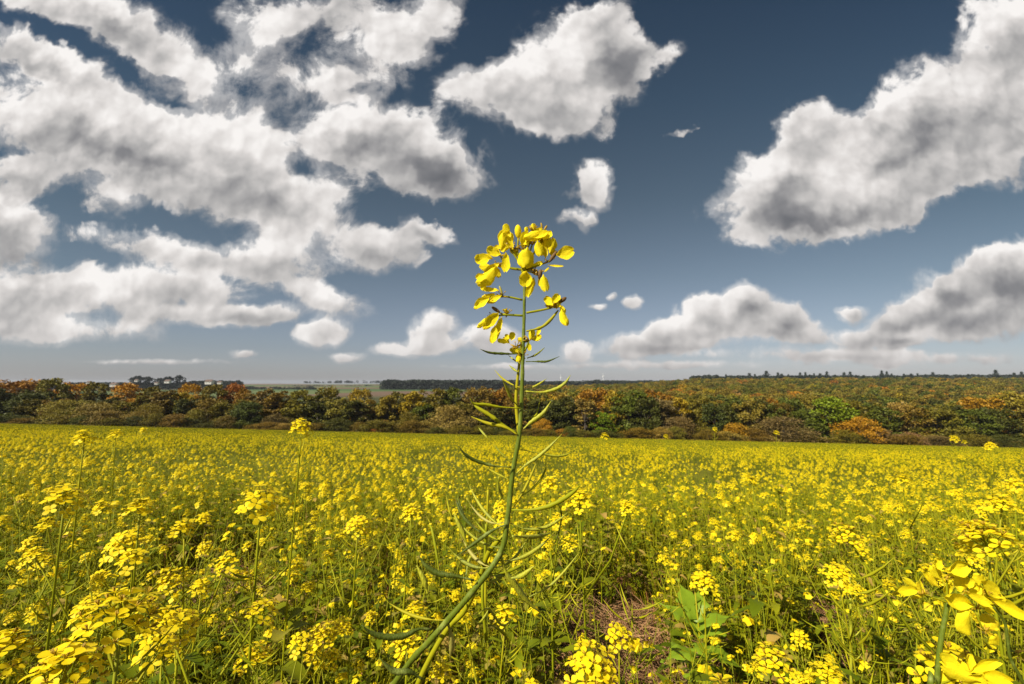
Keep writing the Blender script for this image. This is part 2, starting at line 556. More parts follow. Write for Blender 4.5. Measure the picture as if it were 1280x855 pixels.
# ------------------------------------------------------------------ trees
m_bark = plain('bark', (0.09, 0.07, 0.05), (0.035, 0.028, 0.02), 0.9, 3.0, 0.4)
m_crown = leafy('tree_leaves', (0.42, 0.40, 0.36), (1.0, 1.0, 1.0), 0.12, 0.6, by_object=True, noise_scale=0.35, spec=0.25)
m_needle = leafy('needles', (0.012, 0.024, 0.012), (0.03, 0.05, 0.022), 0.1, 0.6, noise_scale=0.5)


def leaf_quad(mb, c, s, up=0.0, m=0):
    n = rvec()
    n.z = abs(n.z) * (1 + up) + up
    n.normalize()
    a = n.orthogonal().normalized()
    a.rotate(Matrix.Rotation(rnd(0, 6.28), 3, n))
    b = n.cross(a)
    l, w_ = s * rnd(0.7, 1.3), s * rnd(0.4, 0.8)
    mb.face([c - a * l, c - b * w_ + a * l * .1, c + a * l, c + b * w_ - a * l * .1], m)


def crown_mesh(h, wd, base, nl, leaves, leaf, shape='round', seedv=0):
    """leaf sprays on many small clumps held inside an uneven crown; unit tree of height h"""
    random.seed(seedv)
    mb = MB()
    lobes = []
    ch = h - base
    for i in range(nl):
        k = (i + 0.5) / nl
        az = i * 2.399 + rnd(-.4, .4)
        zz = rnd(0.0, 1.0) if shape != 'tall' else rnd(0, 1) ** 0.9
        if shape == 'round':
            env = math.sqrt(max(0.0, 1 - (abs(zz - 0.42) / 0.62) ** 2.2))
        elif shape == 'tall':
            env = math.sqrt(max(0.02, 1 - (abs(zz - 0.4) / 0.62) ** 2)) * 0.95
        elif shape == 'bush':
            env = math.sqrt(max(0.0, 1 - zz ** 2))
        else:
            env = math.sqrt(max(0.0, 1 - (abs(zz - 0.5) / 0.55) ** 2))
        rr = env * wd * (0.35 + 0.55 * math.sqrt(rnd(0, 1)))
        bulge = 1 + 0.22 * math.sin(az * 2 + seedv) + rnd(-.12, .12)
        c = Vector((math.cos(az) * rr * bulge, math.sin(az) * rr * bulge, base + zz * ch * 0.92))
        lr = wd * rnd(0.17, 0.34) * (1.0 if shape != 'tall' else 0.9)
        lobes.append((c, lr))
    tot = sum(l[1] ** 2 for l in lobes)
    for (c, lr) in lobes:
        n = int(leaves * lr * lr / tot)
        for _ in range(n):
            d = rvec()
            if d.z < -0.25 and random.random() < 0.65: d.z = -d.z
            r_ = lr * (rnd(0.62, 1.0) if random.random() < 0.8 else rnd(1.0, 1.25))
            q = c + Vector((d.x * r_ * 1.12, d.y * r_ * 1.12, d.z * r_ * 0.8))
            if q.z < 0.15: q.z = rnd(0.1, 0.6)
            leaf_quad(mb, q, leaf, 0.25)
    return mb, lobes


def trunk_mb(h, base, r0, lobes, lean=0.0):
    mb = MB()
    top = base + (h - base) * 0.7
    pts = [Vector((lean * k * k * h * .2 + rnd(-.08, .08) * r0 * 3 * k, rnd(-.08, .08) * r0 * 3, top * k)) for k in (0, .12, .3, .5, .75, 1)]
    mb.tube(pts, [r0 * 1.35, r0, r0 * .85, r0 * .65, r0 * .4, r0 * .12], 7)
    for (c, lr) in random.sample(lobes, min(12, len(lobes))):
        k = rnd(.35, .8)
        a = pts[2].lerp(pts[4], k)
        mid_ = a.lerp(c, .5) + Vector((0, 0, -lr * .3))
        mb.tube([a, mid_, c], [r0 * .38, r0 * .24, r0 * .08], 5)
    return mb


# name: (height, half width, crown base, lobes, leaves, leaf size, shape)
SPEC = {
    'oak_a': (12, 4.6, 1.6, 46, 5200, .30, 'round'), 'oak_b': (12, 5.2, 1.2, 54, 5600, .30, 'round'), 'oak_c': (12, 4.1, 1.8, 38, 4600, .30, 'round'),
    'ash_a': (12, 3.2, 1.2, 40, 4600, .27, 'tall'), 'ash_b': (12, 3.6, .8, 44, 4800, .27, 'tall'),
    'willow': (12, 9.5, .2, 70, 6500, .27, 'bush'), 'willow_b': (12, 8.0, .2, 46, 5200, .3, 'bush'),
    'birch': (12, 2.9, 1.5, 30, 2600, .24, 'tall'), 'bush': (12, 11, .1, 40, 4200, .5, 'bush'),
}
CROWN, TRUNK = {}, {}
for i, (k, (h, wd, base, nl, nlv, lf, shp)) in enumerate(SPEC.items()):
    mbc, lobes = crown_mesh(h, wd, base, nl, nlv, lf, shp, 100 + i)
    CROWN[k] = mbc.mesh('crown', m_crown)
    TRUNK[k] = trunk_mb(h, base, .26 if shp != 'bush' else .3, lobes).mesh('trunk', m_bark)

random.seed(5)
HUES = {   # real leaf colours (brightest leaves)
    'dark': (.105, .110, .014), 'blue': (.110, .130, .024), 'olive': (.22, .185, .016), 'ltolive': (.30, .25, .03), 'brown': (.24, .160, .018),
    'rust': (.38, .195, .014), 'orange': (.56, .30, .014), 'yellow': (.46, .34, .016), 'bright': (.24, .33, .012), 'khaki': (.40, .29, .07),
    'grey': (.30, .235, .09), 'green': (.14, .165, .016), 'red': (.44, .15, .022), 'pink': (.36, .21, .09), 'mauve': (.24, .165, .055),
}
HUES = {k: (c[0] * .95, c[1] * .92, c[2] * .7) for k, c in HUES.items()}
WORD = {'dark': 'dark green', 'blue': 'blue-green', 'olive': 'olive green', 'ltolive': 'pale olive', 'brown': 'brown-green', 'rust': 'rust-red', 'orange': 'orange',
        'yellow': 'yellow', 'bright': 'bright green', 'khaki': 'khaki', 'grey': 'grey-brown', 'green': 'mid green', 'red': 'dull red', 'pink': 'pinkish brown', 'mauve': 'purplish brown'}


def jit(c, a=0.12):
    k = rnd(1 - a, 1 + a)
    return (c[0] * k * rnd(.93, 1.07), c[1] * k, c[2] * k * rnd(.85, 1.15), 1)


def place_tree(px, top, wpx, hue, Y, kind, label, name='tree', group='autumn trees along the wood edge', cat='tree'):
    p_ = at(px, top, Y)
    z0 = ground(p_.x, Y) - 0.25
    h = max(1.5, p_.z - z0)
    H_, W_ = SPEC[kind][0], SPEC[kind][1]
    half = wpx / F * Y * 0.5 / 0.9
    root = link(name, None)
    root.empty_display_size = 0.5
    tag(root, label, cat, group)
    root.location = (p_.x, Y, z0)
    root.rotation_euler = (0, 0, rnd(0, 6.28))
    root.scale = (half / W_, half / W_, h / H_ / 0.97)
    cr = link('crown', CROWN[kind], root)
    cr.color = jit(HUES[hue])
    link('trunk', TRUNK[kind], root)
    return root


# px, top py, width px, colour, depth, kind, what sets it apart
TREES = [
    (22, 477, 60, 'rust', 172, 'oak_b', 'broad rust-red tree top at the far end of the wood, behind dark green trees'),
    (66, 473, 34, 'olive', 165, 'oak_a', 'tallest olive tree between the rust-red crown and the orange dome'),
    (95, 481, 32, 'orange', 176, 'oak_b', 'round orange tree top beside the tallest olive tree, above the pale willow'),
    (122, 478, 26, 'olive', 168, 'oak_c', 'olive tree rising between two orange crowns, behind the pale willow'),
    (10, 486, 36, 'dark', 150, 'oak_a', 'dark green tree cut by the picture edge, under the rust-red crown'),
    (38, 492, 36, 'blue', 146, 'oak_b', 'blue-green tree beside the pale willow, above the field edge'),
    (62, 490, 24, 'dark', 152, 'ash_a', 'narrow dark tree directly under the tallest olive tree'),
    (160, 482, 36, 'orange', 166, 'oak_b', 'orange-gold tree below the two dark tree blocks on the skyline'),
    (168, 498, 22, 'orange', 158, 'oak_a', 'low orange crown tucked under the orange-gold tree'),
    (140, 497, 24, 'dark', 158, 'oak_c', 'dark green gap-filling tree between the willow and the low orange crown'),
    (190, 484, 28, 'olive', 160, 'oak_c', 'olive-brown tree just after the orange-gold tree'),
    (208, 487, 30, 'brown', 152, 'ash_b', 'dark brown-green tree beside the yellow willow bush'),
    (225, 491, 24, 'yellow', 154, 'oak_c', 'yellow-leaved tree under the orange skyline crown'),
    (239, 482, 28, 'orange', 168, 'oak_b', 'bright orange crown standing above the yellow-leaved tree'),
    (268, 481, 32, 'olive', 160, 'oak_a', 'olive tree between the bright orange and the red crowns'),
    (294, 482, 30, 'red', 166, 'oak_b', 'reddest tree top on the wood edge, beside a bright orange one'),
    (306, 486, 20, 'rust', 160, 'oak_c', 'small rust tree touching the reddest tree top'),
    (262, 500, 34, 'brown', 146, 'oak_b', 'brown-green tree at the field edge below the olive tree'),
    (286, 503, 28, 'olive', 144, 'oak_a', 'olive tree at the field edge below the reddest tree top'),
    (246, 512, 26, 'ltolive', 140, 'willow_b', 'low pale olive bush under the bright orange crown'),
    (311, 504, 32, 'blue', 141, 'oak_b', 'blue-green tree at the field edge beside the brown ones'),
    (330, 487, 30, 'brown', 152, 'oak_c', 'brown tree above the blue-green tree'),
    (350, 488, 30, 'brown', 150, 'ash_b', 'tall brown-olive tree behind the lone yellow flower head at the horizon'),
    (345, 518, 26, 'mauve', 138, 'willow_b', 'low purplish bush behind the lone yellow flower head'),
    (376, 488, 34, 'olive', 150, 'oak_a', 'olive tree on the wood edge, first after the lone yellow flower head'),
    (398, 493, 26, 'dark', 146, 'ash_a', 'narrow dark tree beside the pale grey-green one'),
    (410, 486, 34, 'olive', 158, 'oak_b', 'broad olive crown below the far green meadow'),
    (424, 498, 24, 'ltolive', 144, 'oak_c', 'pale olive tree just before the yellow-topped tree'),
    (452, 488, 28, 'yellow', 158, 'oak_b', 'tree with a bright yellow-green top, highest in its stretch'),
    (445, 502, 28, 'grey', 146, 'ash_b', 'grey-green tree directly below the yellow-topped tree'),
    (468, 500, 24, 'brown', 150, 'ash_a', 'slim brown tree after the yellow-topped tree'),
    (484, 493, 26, 'ltolive', 148, 'ash_b', 'pale olive column-shaped tree near the start of the far dark wood'),
    (470, 536, 16, 'red', 138, 'willow_b', 'small dull red bush at the field edge'),
    (498, 490, 24, 'olive', 156, 'oak_c', 'olive tree beside the yellow-olive one'),
    (516, 488, 30, 'yellow', 150, 'ash_b', 'yellow-olive tree lit on its crown, in front of the far dark wood'),
    (512, 516, 32, 'olive', 140, 'willow_b', 'low olive bush under the yellow-olive tree'),
    (541, 486, 32, 'olive', 154, 'oak_a', 'olive tree behind the spreading pale khaki tree'),
    (562, 509, 52, 'khaki', 139, 'willow', 'spreading pale khaki tree with open branches at the field edge'),
    (568, 485, 30, 'green', 156, 'oak_c', 'mid green tree above the spreading khaki tree'),
    (596, 487, 38, 'brown', 154, 'oak_b', 'brown tree top seen beside the tall stem\'s pods'),
    (588, 520, 22, 'grey', 141, 'willow_b', 'grey-brown bush beside the spreading khaki tree'),
    (622, 488, 34, 'rust', 158, 'oak_b', 'dull rust tree behind the pods of the tall stem'),
    (618, 508, 34, 'dark', 144, 'oak_a', 'dark green tree at the field edge behind the tall stem'),
    (645, 492, 30, 'brown', 150, 'oak_c', 'brown tree crossed by the tall green stem'),
    (668, 498, 30, 'dark', 146, 'ash_b', 'dark tree just past the tall green stem'),
    (690, 500, 30, 'blue', 146, 'oak_a', 'blue-green tree past the tall green stem'),
    (678, 524, 20, 'orange', 138, 'willow_b', 'small orange-brown bush past the tall green stem'),
    (708, 496, 28, 'dark', 148, 'oak_c', 'dark green tree beside the khaki-gold birch'),
    (704, 536, 24, 'rust', 137, 'willow_b', 'low rust-brown bush under the dark green tree by the birch'),
    (731, 498, 30, 'khaki', 140, 'birch', 'tall khaki-gold birch with drooping tufts at the field edge'),
    (742, 489, 46, 'rust', 160, 'oak_b', 'wide rust-red crown behind the khaki-gold birch'),
    (753, 515, 24, 'bright', 138, 'oak_c', 'small bright green tree beside the khaki-gold birch'),
    (742, 541, 18, 'orange', 135, 'willow_b', 'small orange bush at the foot of the birch'),
    (768, 488, 26, 'yellow', 150, 'ash_b', 'slim yellow-olive tree after the birch'),
    (788, 488, 36, 'green', 146, 'oak_a', 'big mid green tree with clear billows, after the yellow-olive one'),
    (806, 498, 30, 'dark', 142, 'oak_b', 'dark green tree beside the big billowing green tree'),
    (818, 488, 34, 'rust', 160, 'oak_c', 'orange-brown crown behind the grey tree'),
    (826, 497, 28, 'grey', 144, 'ash_b', 'grey-leaved tall tree beside a golden one'),
    (848, 496, 28, 'yellow', 146, 'ash_b', 'golden tree beside the grey-leaved tall tree'),
    (850, 523, 38, 'mauve', 137, 'willow', 'purplish grey bush below the golden tree'),
    (874, 497, 28, 'olive', 150, 'oak_c', 'olive tree between the golden and the blue-green trees'),
    (893, 504, 28, 'blue', 142, 'oak_a', 'blue-green tree before the orange bush'),
    (914, 497, 28, 'green', 148, 'ash_b', 'mid green tree standing above the orange bush'),
    (918, 529, 30, 'orange', 134, 'willow_b', 'round orange bush at the field edge'),
    (934, 500, 28, 'ltolive', 144, 'oak_c', 'pale olive tree after the orange bush'),
    (950, 500, 26, 'dark', 148, 'oak_a', 'dark tree beside the red-orange crown'),
    (968, 499, 22, 'rust', 152, 'oak_c', 'small glowing red-orange crown amid green trees'),
    (986, 500, 28, 'green', 150, 'oak_b', 'green tree after the red-orange crown'),
    (1008, 494, 30, 'ltolive', 158, 'oak_b', 'pale yellow-olive crown behind the bright green tree'),
    (978, 523, 66, 'mauve', 134, 'willow', 'large domed purplish brown bush at the field edge'),
    (1006, 514, 30, 'green', 142, 'oak_a', 'green tree between the purplish dome and the bright green tree'),
    (1038, 499, 44, 'bright', 144, 'oak_b', 'broad bright green tree, greenest on the wood edge'),
    (1072, 522, 40, 'orange', 135, 'willow_b', 'orange-khaki bush at the foot of the bright green tree'),
    (1078, 502, 34, 'olive', 150, 'oak_a', 'olive tree after the bright green tree'),
    (1100, 508, 32, 'green', 146, 'oak_c', 'green tree above the tan bush'),
    (1096, 536, 34, 'pink', 133, 'willow_b', 'pinkish tan bush at the field edge'),
    (1122, 505, 32, 'khaki', 148, 'oak_b', 'khaki tree between green ones'),
    (1142, 508, 34, 'brown', 144, 'oak_a', 'brown-green tree above the pale pinkish bush'),
    (1136, 541, 26, 'pink', 131, 'willow_b', 'small pale pinkish bush at the field edge'),
    (1118, 545, 28, 'brown', 130, 'willow_b', 'low brown-green bush between the two pinkish bushes'),
    (1168, 512, 38, 'olive', 140, 'oak_b', 'large olive tree with layered boughs'),
    (1174, 546, 44, 'mauve', 130, 'willow', 'low dark purplish bush beneath the layered olive tree'),
    (1190, 505, 26, 'dark', 148, 'ash_b', 'dark tree after the layered olive tree'),
    (1214, 512, 40, 'green', 142, 'oak_a', 'green tree below the orange-gold crown'),
    (1226, 499, 44, 'orange', 156, 'oak_b', 'wide orange-gold crown in the wood, above dark green trees'),
    (1244, 512, 36, 'dark', 142, 'oak_b', 'dark green tree with broad boughs near the picture edge'),
    (1262, 494, 46, 'ltolive', 156, 'oak_b', 'pale ochre-olive crown near the picture edge'),
    (1272, 512, 34, 'olive', 140, 'oak_c', 'olive tree at the picture edge, over the clustered flower heads'),
    (1236, 548, 50, 'dark', 131, 'willow', 'low dark green bush behind the clustered flower heads'),
    (86, 502, 56, 'ltolive', 136, 'willow', 'rounded pale olive willow standing before the dark wood'),
    (118, 504, 44, 'khaki', 135, 'willow_b', 'khaki willow leaning against the pale olive one'),
    (132, 514, 46, 'khaki', 133, 'willow', 'lower tan part of the willows, at the field edge'),
    (170, 515, 40, 'khaki', 136, 'willow_b', 'tan bush between the willows and the yellow-green bush'),
    (186, 507, 32, 'ltolive', 138, 'willow', 'yellow-green bush topped with light leaves, last of the willows'),
]
for i, row in enumerate(TREES):
    px, top, wpx, hue, Y, kind, lab = row
    bush = kind.startswith('willow')
    place_tree(px, top, wpx * 1.12, hue, Y, kind, lab, 'bush' if bush else 'tree', 'bushes at the far field edge' if bush else 'autumn trees along the wood edge', 'bush' if bush else 'tree')
# trees that only fill the depth of the wood edge between the ones told apart above
random.seed(77)
for i in range(56):
    px = -30 + i * 24.5 + rnd(-8, 8)
    side = px / 1280.0
    top = 493 + 16 * side + rnd(0, 9)
    Y = rnd(143, 160)
    hue = random.choice(['dark', 'dark', 'olive', 'brown', 'green', 'blue', 'olive'])
    kind = random.choice(['oak_a', 'oak_b', 'oak_c', 'ash_b'])
    place_tree(px, top, rnd(26, 36), hue, Y, kind, 'dusky green or brown tree deep in the wood edge, half hidden by trees before it', 'tree', 'half-hidden trees inside the wood edge')
for i in range(60):
    px = -30 + i * 22.5 + rnd(-8, 8)
    side = px / 1280.0
    Y = rnd(128, 136)
    p_ = at(px, 500, Y)
    hb = rnd(1.6, 4.2)
    top = 478 + (CAM_H - (ground(p_.x, Y) + hb)) / Y * F
    place_tree(px, top, rnd(22, 40), random.choice(['dark', 'brown', 'green', 'olive', 'brown', 'olive', 'khaki']), Y, 'willow_b', 'small dark bush in the strip of undergrowth along the foot of the wood', 'bush', 'undergrowth bushes along the foot of the wood', 'bush')

# ------------------------------------------------------------------ scattering for what nobody could count
def scatter(name, variants, pts, label, mats=None):
    """pts: (location, euler, scale, variant index); one object, geometry nodes put a variant on each point"""
    src = bpy.data.collections.new(name + '_kinds')
    for i, me in enumerate(variants):
        o = bpy.data.objects.new('%s_kind' % name, me)
        src.objects.link(o)
    order = sorted(range(len(variants)), key=lambda i: src.objects[i].name)
    rank = {v: k for k, v in enumerate(order)}
    me = bpy.data.meshes.new(name)
    me.from_pydata([tuple(p[0]) for p in pts], [], [])
    at_r = me.attributes.new('rot', 'FLOAT_VECTOR', 'POINT')
    at_r.data.foreach_set('vector', [c for p in pts for c in p[1]])
    at_s = me.attributes.new('size', 'FLOAT_VECTOR', 'POINT')
    at_s.data.foreach_set('vector', [c for p in pts for c in (p[2] if hasattr(p[2], '__len__') else (p[2],) * 3)])
    at_i = me.attributes.new('pick', 'INT', 'POINT')
    at_i.data.foreach_set('value', [rank[p[3]] for p in pts])
    o = link(name, me)
    ng = bpy.data.node_groups.new(name, 'GeometryNodeTree')
    ng.interface.new_socket('Geometry', in_out='INPUT', socket_type='NodeSocketGeometry')
    ng.interface.new_socket('Geometry', in_out='OUTPUT', socket_type='NodeSocketGeometry')
    N = ng.nodes
    gi, go = N.new('NodeGroupInput'), N.new('NodeGroupOutput')
    ci = N.new('GeometryNodeCollectionInfo')
    ci.inputs['Collection'].default_value = src
    ci.inputs['Separate Children'].default_value = True
    ci.inputs['Reset Children'].default_value = True
    iop = N.new('GeometryNodeInstanceOnPoints')
    iop.inputs['Pick Instance'].default_value = True

    def attr(nm, ty):
        a = N.new('GeometryNodeInputNamedAttribute')
        a.data_type = ty
        a.inputs['Name'].default_value = nm
        return [x for x in a.outputs if x.enabled and x.name == 'Attribute'][0]
    L = ng.links
    L.new(gi.outputs[0], iop.inputs['Points'])
    L.new(ci.outputs[0], iop.inputs['Instance'])
    L.new(attr('pick', 'INT'), iop.inputs['Instance Index'])
    e2r = N.new('FunctionNodeEulerToRotation')
    L.new(attr('rot', 'FLOAT_VECTOR'), e2r.inputs[0])
    L.new(e2r.outputs[0], iop.inputs['Rotation'])
    L.new(attr('size', 'FLOAT_VECTOR'), iop.inputs['Scale'])
    L.new(iop.outputs[0], go.inputs[0])
    md = o.modifiers.new('scatter', 'NODES')
    md.node_group = ng
    tag(o, label, kind='stuff')
    return o


# the wooded hillside behind: joined crown and trunk, colours drawn per tree
def wood_variants():
    out_ = []
    cols = ['olive', 'brown', 'rust', 'green', 'dark', 'ltolive', 'orange', 'olive', 'khaki', 'yellow', 'olive', 'green']
    for i, h_ in enumerate(cols):
        mbc, lobes = crown_mesh(12, rnd(4.4, 5.6), 1.0, 34, 1500, .5, 'round', 300 + i)
        c = HUES[h_]
        mt = leafy('wood_leaves_' + h_ + str(i), tuple(x * .42 for x in c), c, 0.12, 0.6, noise_scale=.35, rand_obj=0.5, spec=0.2)
        out_.append(mbc.mesh('wood_tree', mt))
    return out_


random.seed(31)
WV = wood_variants()
pts = []
cam_p = Vector((0, 0, CAM_H))
for _ in range(16000):
    y = 162 + (1 - random.random() ** 0.6) * 900
    u = rnd(-0.25, 1.35)
    x = u * y
    # the wood covers the right-hand slope; towards the middle it thins into scrub
    edge = sst(u, -0.12, 0.22)
    if y > 165 + edge * 1500 + 30 * noise.noise(Vector((u * 6, 0, 0))) * 3: continue
    if y > 1000: continue
    if random.random() > 0.55 + 0.45 * edge: continue
    z = ground(x, y)
    s = rnd(.75, 1.25) * (1 - .35 * sst(y, 650, 900))
    nv = noise.noise(Vector((x / 60, y / 60, 4)))
    pick = random.choice([0, 1, 3, 4, 5, 7, 8, 9, 10, 11, 0, 5, 7, 10, 5, 9])
    if nv < -.15: pick = random.choice([0, 3, 4, 7, 11])
    elif nv > .2: pick = random.choice([1, 2, 6, 8, 9, 5, 10, 10, 7, 5, 9, 0])
    pts.append((Vector((x, y, z - 0.5)), (0, 0, rnd(0, 6.28)), (s, s, s * rnd(.85, 1.1)), pick))
# deep rows behind the left and middle wood edge
for _ in range(650):
    y = rnd(160, 200); u = rnd(-1.35, 0.1)
    x = u * y
    s = rnd(.65, .95)
    pts.append((Vector((x, y, ground(x, y) - 0.5)), (0, 0, rnd(0, 6.28)), (s, s, s * .9), random.choice([0, 1, 3, 4, 7, 11, 0, 2])))
# keep one tree per patch of ground
grid_, kept = {}, []
for p_ in pts:
    k = (int(p_[0].x // 7), int(p_[0].y // 7))
    if k in grid_: continue
    grid_[k] = 1
    kept.append(p_)
scatter('hillside_wood', WV, kept, 'mixed olive, brown and orange autumn wood covering the rising slope as one mass')

# far dark wood on the middle skyline and tree belts on the far farmland
dark_mat = leafy('far_leaves', (.018, .028, .018), (.04, .05, .032), 0.1, 0.7, noise_scale=.3, rand_obj=.4)
fv = []
for i in range(4):
    mbc, _l = crown_mesh(12, 5.5, .3, 22, 500, .8, 'round', 500 + i)
    fv.append(mbc.mesh('far_tree', dark_mat))


def belt(x0, x1, Y, top, bot, n, pts_, depth=60, sc=(.8, 1.1)):
    for _ in range(n):
        px = rnd(x0, x1)
        y = Y + rnd(0, depth)
        p = at(px, 480, y)
        ztop = at(px, top + rnd(0, 2.2) + 1.6 * noise.noise(Vector((px / 16, Y, 0))), y).z
        z = at(px, bot, y).z
        h = (ztop - z)
        s = h / 12.0
        pts_.append((Vector((p.x, y, z)), (0, 0, rnd(0, 6.28)), (max(s, .6) * 1.2, max(s, .6) * 1.2, s), random.randrange(4)))


fp = []
belt(482, 652, 1000, 474.5, 490, 420, fp, 120)
belt(652, 720, 1050, 476, 487, 120, fp, 100)
belt(715, 860, 1100, 475, 484, 200, fp, 80)
belt(355, 485, 1500, 481.5, 486.5, 200, fp, 80)
belt(300, 395, 1000, 483, 488, 90, fp, 60)
belt(0, 300, 900, 477.5, 486, 480, fp, 200)
belt(240, 300, 900, 475, 484, 50, fp, 60)
belt(380, 640, 2200, 475.5, 479, 160, fp, 100)
belt(868, 1290, 905, 469, 484, 420, fp, 50)
belt(1130, 1290, 905, 468, 484, 120, fp, 50)
scatter('far_woods', fv, fp, 'dark blue-green belts of wood along the far skyline reading as one mass')


# conifers on the right-hand skyline
def conifer_mesh(seedv, n=1500):
    random.seed(seedv)
    mb = MB()
    for _ in range(n):
        k = rnd(0, 1) ** .75
        z = 1.0 + (1 - k) * 11.2
        r = 2.9 * k ** .65 * (0.75 + 0.35 * math.sin((1 - k) * 34)) + .1
        a = rnd(0, 6.28)
        q = Vector((math.cos(a) * r * rnd(.5, 1), math.sin(a) * r * rnd(.5, 1), z - r * .25))
        o_ = Vector((math.cos(a), math.sin(a), -.25)) * rnd(.4, .75)
        w_ = Vector((-math.sin(a), math.cos(a), 0)) * rnd(.12, .3)
        mb.face([q - w_ * .6, q + o_, q + w_ * .6, q + Vector((0, 0, .3))])
    tr = MB()
    tr.tube([Vector((0, 0, 0)), Vector((0, 0, 6)), Vector((0, 0, 12.2))], [.28, .18, .03], 6)
    return mb.mesh('crown', m_needle), tr.mesh('trunk', m_bark)


CON = [conifer_mesh(800 + i) for i in range(4)]
random.seed(3)
SPRUCE = [(872, 470, 9), (884, 468, 8), (897, 469, 9), (906, 467, 8), (921, 470, 8), (934, 466, 9), (946, 468, 8), (959, 463, 12), (970, 465, 7), (979, 466, 8), (987, 467, 7), (997, 466, 7), (1005, 464, 9), (1013, 467, 8),
          (1020, 466, 7), (1027, 467, 8), (1034, 464, 8), (1043, 467, 9), (1056, 464, 9), (1062, 465, 8), (1070, 468, 9), (1082, 468, 8), (1103, 463, 8), (1109, 463, 9), (1116, 466, 7), (1132, 467, 8), (1141, 467, 9), (1149, 466, 8),
          (1158, 467, 8), (1167, 464, 10), (1181, 467, 9), (1197, 468, 9), (1208, 467, 8), (1230, 468, 9), (1243, 461, 8), (1266, 466, 10), (1274, 464, 10)]
SP_LAB = {959: 'tallest dark spruce on the wooded skyline, wide at its foot', 1243: 'lone dark spruce poking up near the end of the skyline', 1167: 'broad dark spruce closing the second skyline group', 1103: 'first of a tight pair of dark spruces on the skyline',
          1109: 'second of a tight pair of dark spruces on the skyline', 1274: 'dark spruce at the picture edge on the skyline'}
for i, (px, top, wpx) in enumerate(SPRUCE):
    Y = 880.0 + rnd(-30, 30)
    p_ = at(px + rnd(-3, 3), top + rnd(-.8, 1.2), Y)
    wpx *= rnd(.75, 1.3)
    h = rnd(.95, 1.05) * (486 - top) / F * Y
    root = link('spruce_tree', None)
    tag(root, SP_LAB.get(px, 'small dark spruce in the ragged row of conifers on the wooded skyline'), 'tree', 'spruces on the wooded skyline')
    root.location = (p_.x, Y, p_.z - h)
    root.rotation_euler = (0, 0, rnd(0, 6.28))
    hw = wpx * 1.7 / F * Y * .5
    root.scale = (hw / 2.6, hw / 2.6, h / 12.2)
    c_, t_ = CON[i % 4]
    link('crown', c_, root); link('trunk', t_, root)

# two big dark tree groups above the left wood, and the houses of a far village
m_wall = plain('house_render', (.62, .60, .57), (.5, .48, .46), .8, .5)
m_roof = plain('roof_tiles', (.13, .08, .06), (.09, .06, .05), .8, .5)
m_glass = plain('window_glass', (.04, .05, .06), (.03, .03, .04), .2, 1.0)
FAR_TREES = [(168, 470, 9, 'first round dark tree of the block above the orange-gold tree'), (177, 468, 12, 'tallest dark tree of the first skyline block'), (187, 469, 10, 'last dark tree of the first skyline block'),
             (205, 471, 9, 'first dark tree of the second skyline block'), (214, 469, 12, 'broad dark tree amid the second skyline block'), (222, 467, 9, 'tallest dark tree, ending the second skyline block'), (56, 472, 7, 'small dark tree standing alone above the rust-red crown'), (299, 474, 7, 'small dark tree ending the village skyline')]
m_fardark = leafy('distant_leaves', (.012, .018, .016), (.028, .036, .030), .1, .7, noise_scale=.3)
far_crown, _l = crown_mesh(12, 5.4, .5, 30, 1400, .5, 'round', 901)
far_crown_me = far_crown.mesh('crown', m_fardark)
for (px, top, wpx, lab) in FAR_TREES:
    Y = 820.0
    p_ = at(px, top, Y)
    root = link('tree', None)
    tag(root, lab, 'tree', 'dark trees on the village skyline')
    h = (487 - top) / F * Y
    hw = wpx * 1.35 / F * Y * .5
    root.location = (p_.x, Y + rnd(-10, 10), p_.z - h)
    root.scale = (hw / 5.2, hw / 5.2, h / 11.6)
    link('crown', far_crown_me, root); link('trunk', TRUNK['oak_a'], root)


def house(px, py, wpx, lab, Y=800.0):
    p_ = at(px, py, Y)
    w_ = wpx / F * Y
    h = w_ * .42
    root = link('house', None)
    tag(root, lab, 'house', 'pale houses of the far village')
    root.location = (p_.x, Y, p_.z - h)
    mb = MB()
    mb.box((0, 0, h / 2), (w_, w_ * .7, h))
    for sx in (-1, 1):
        mb.face([Vector((sx * w_ / 2, -w_ * .35, h)), Vector((sx * w_ / 2, w_ * .35, h)), Vector((sx * w_ / 2, 0, h + w_ * .28))])
    mb.build('wall', m_wall, root)
    rf = MB()
    for sy in (-1, 1):
        a, b_ = Vector((-w_ * .54, sy * w_ * .4, h - .1)), Vector((w_ * .54, sy * w_ * .4, h - .1))
        c, d = Vector((w_ * .54, 0, h + w_ * .3)), Vector((-w_ * .54, 0, h + w_ * .3))
        rf.face([a, b_, c, d]); rf.face([x + Vector((0, 0, .25)) for x in (a, b_, c, d)])
    rf.build('roof', m_roof, root)
    for k in (-.28, 0, .28):
        wm = MB(); wm.box((k * w_, -w_ * .35 - .03, h * .55), (w_ * .12, .1, h * .3)); wm.build('window', m_glass, root)


for (px, py, wpx, lab) in [(22, 479, 5, 'pale house behind the rust-red tree crown'), (80, 478.5, 4, 'small pale house after the tallest olive tree'), (112, 478, 5, 'pale house amid dark far trees before the first skyline block'), (143, 480.5, 7, 'widest pale house, just before the first skyline block'),
                           (171, 475.5, 4, 'pale house showing among the trees of the first skyline block'), (196, 479, 4, 'pale house between the two dark skyline blocks'), (210, 476.5, 6, 'grey house among the trees of the second skyline block'), (262, 477, 8, 'long pale house on the village rise'),
                           (275, 478, 5, 'small pale house at the end of the village')]:
    house(px, py, wpx, lab, 795.0)

# far wind turbines beyond the ridge
m_white = plain('white_paint', (.78, .78, .78), (.7, .7, .7), .5)


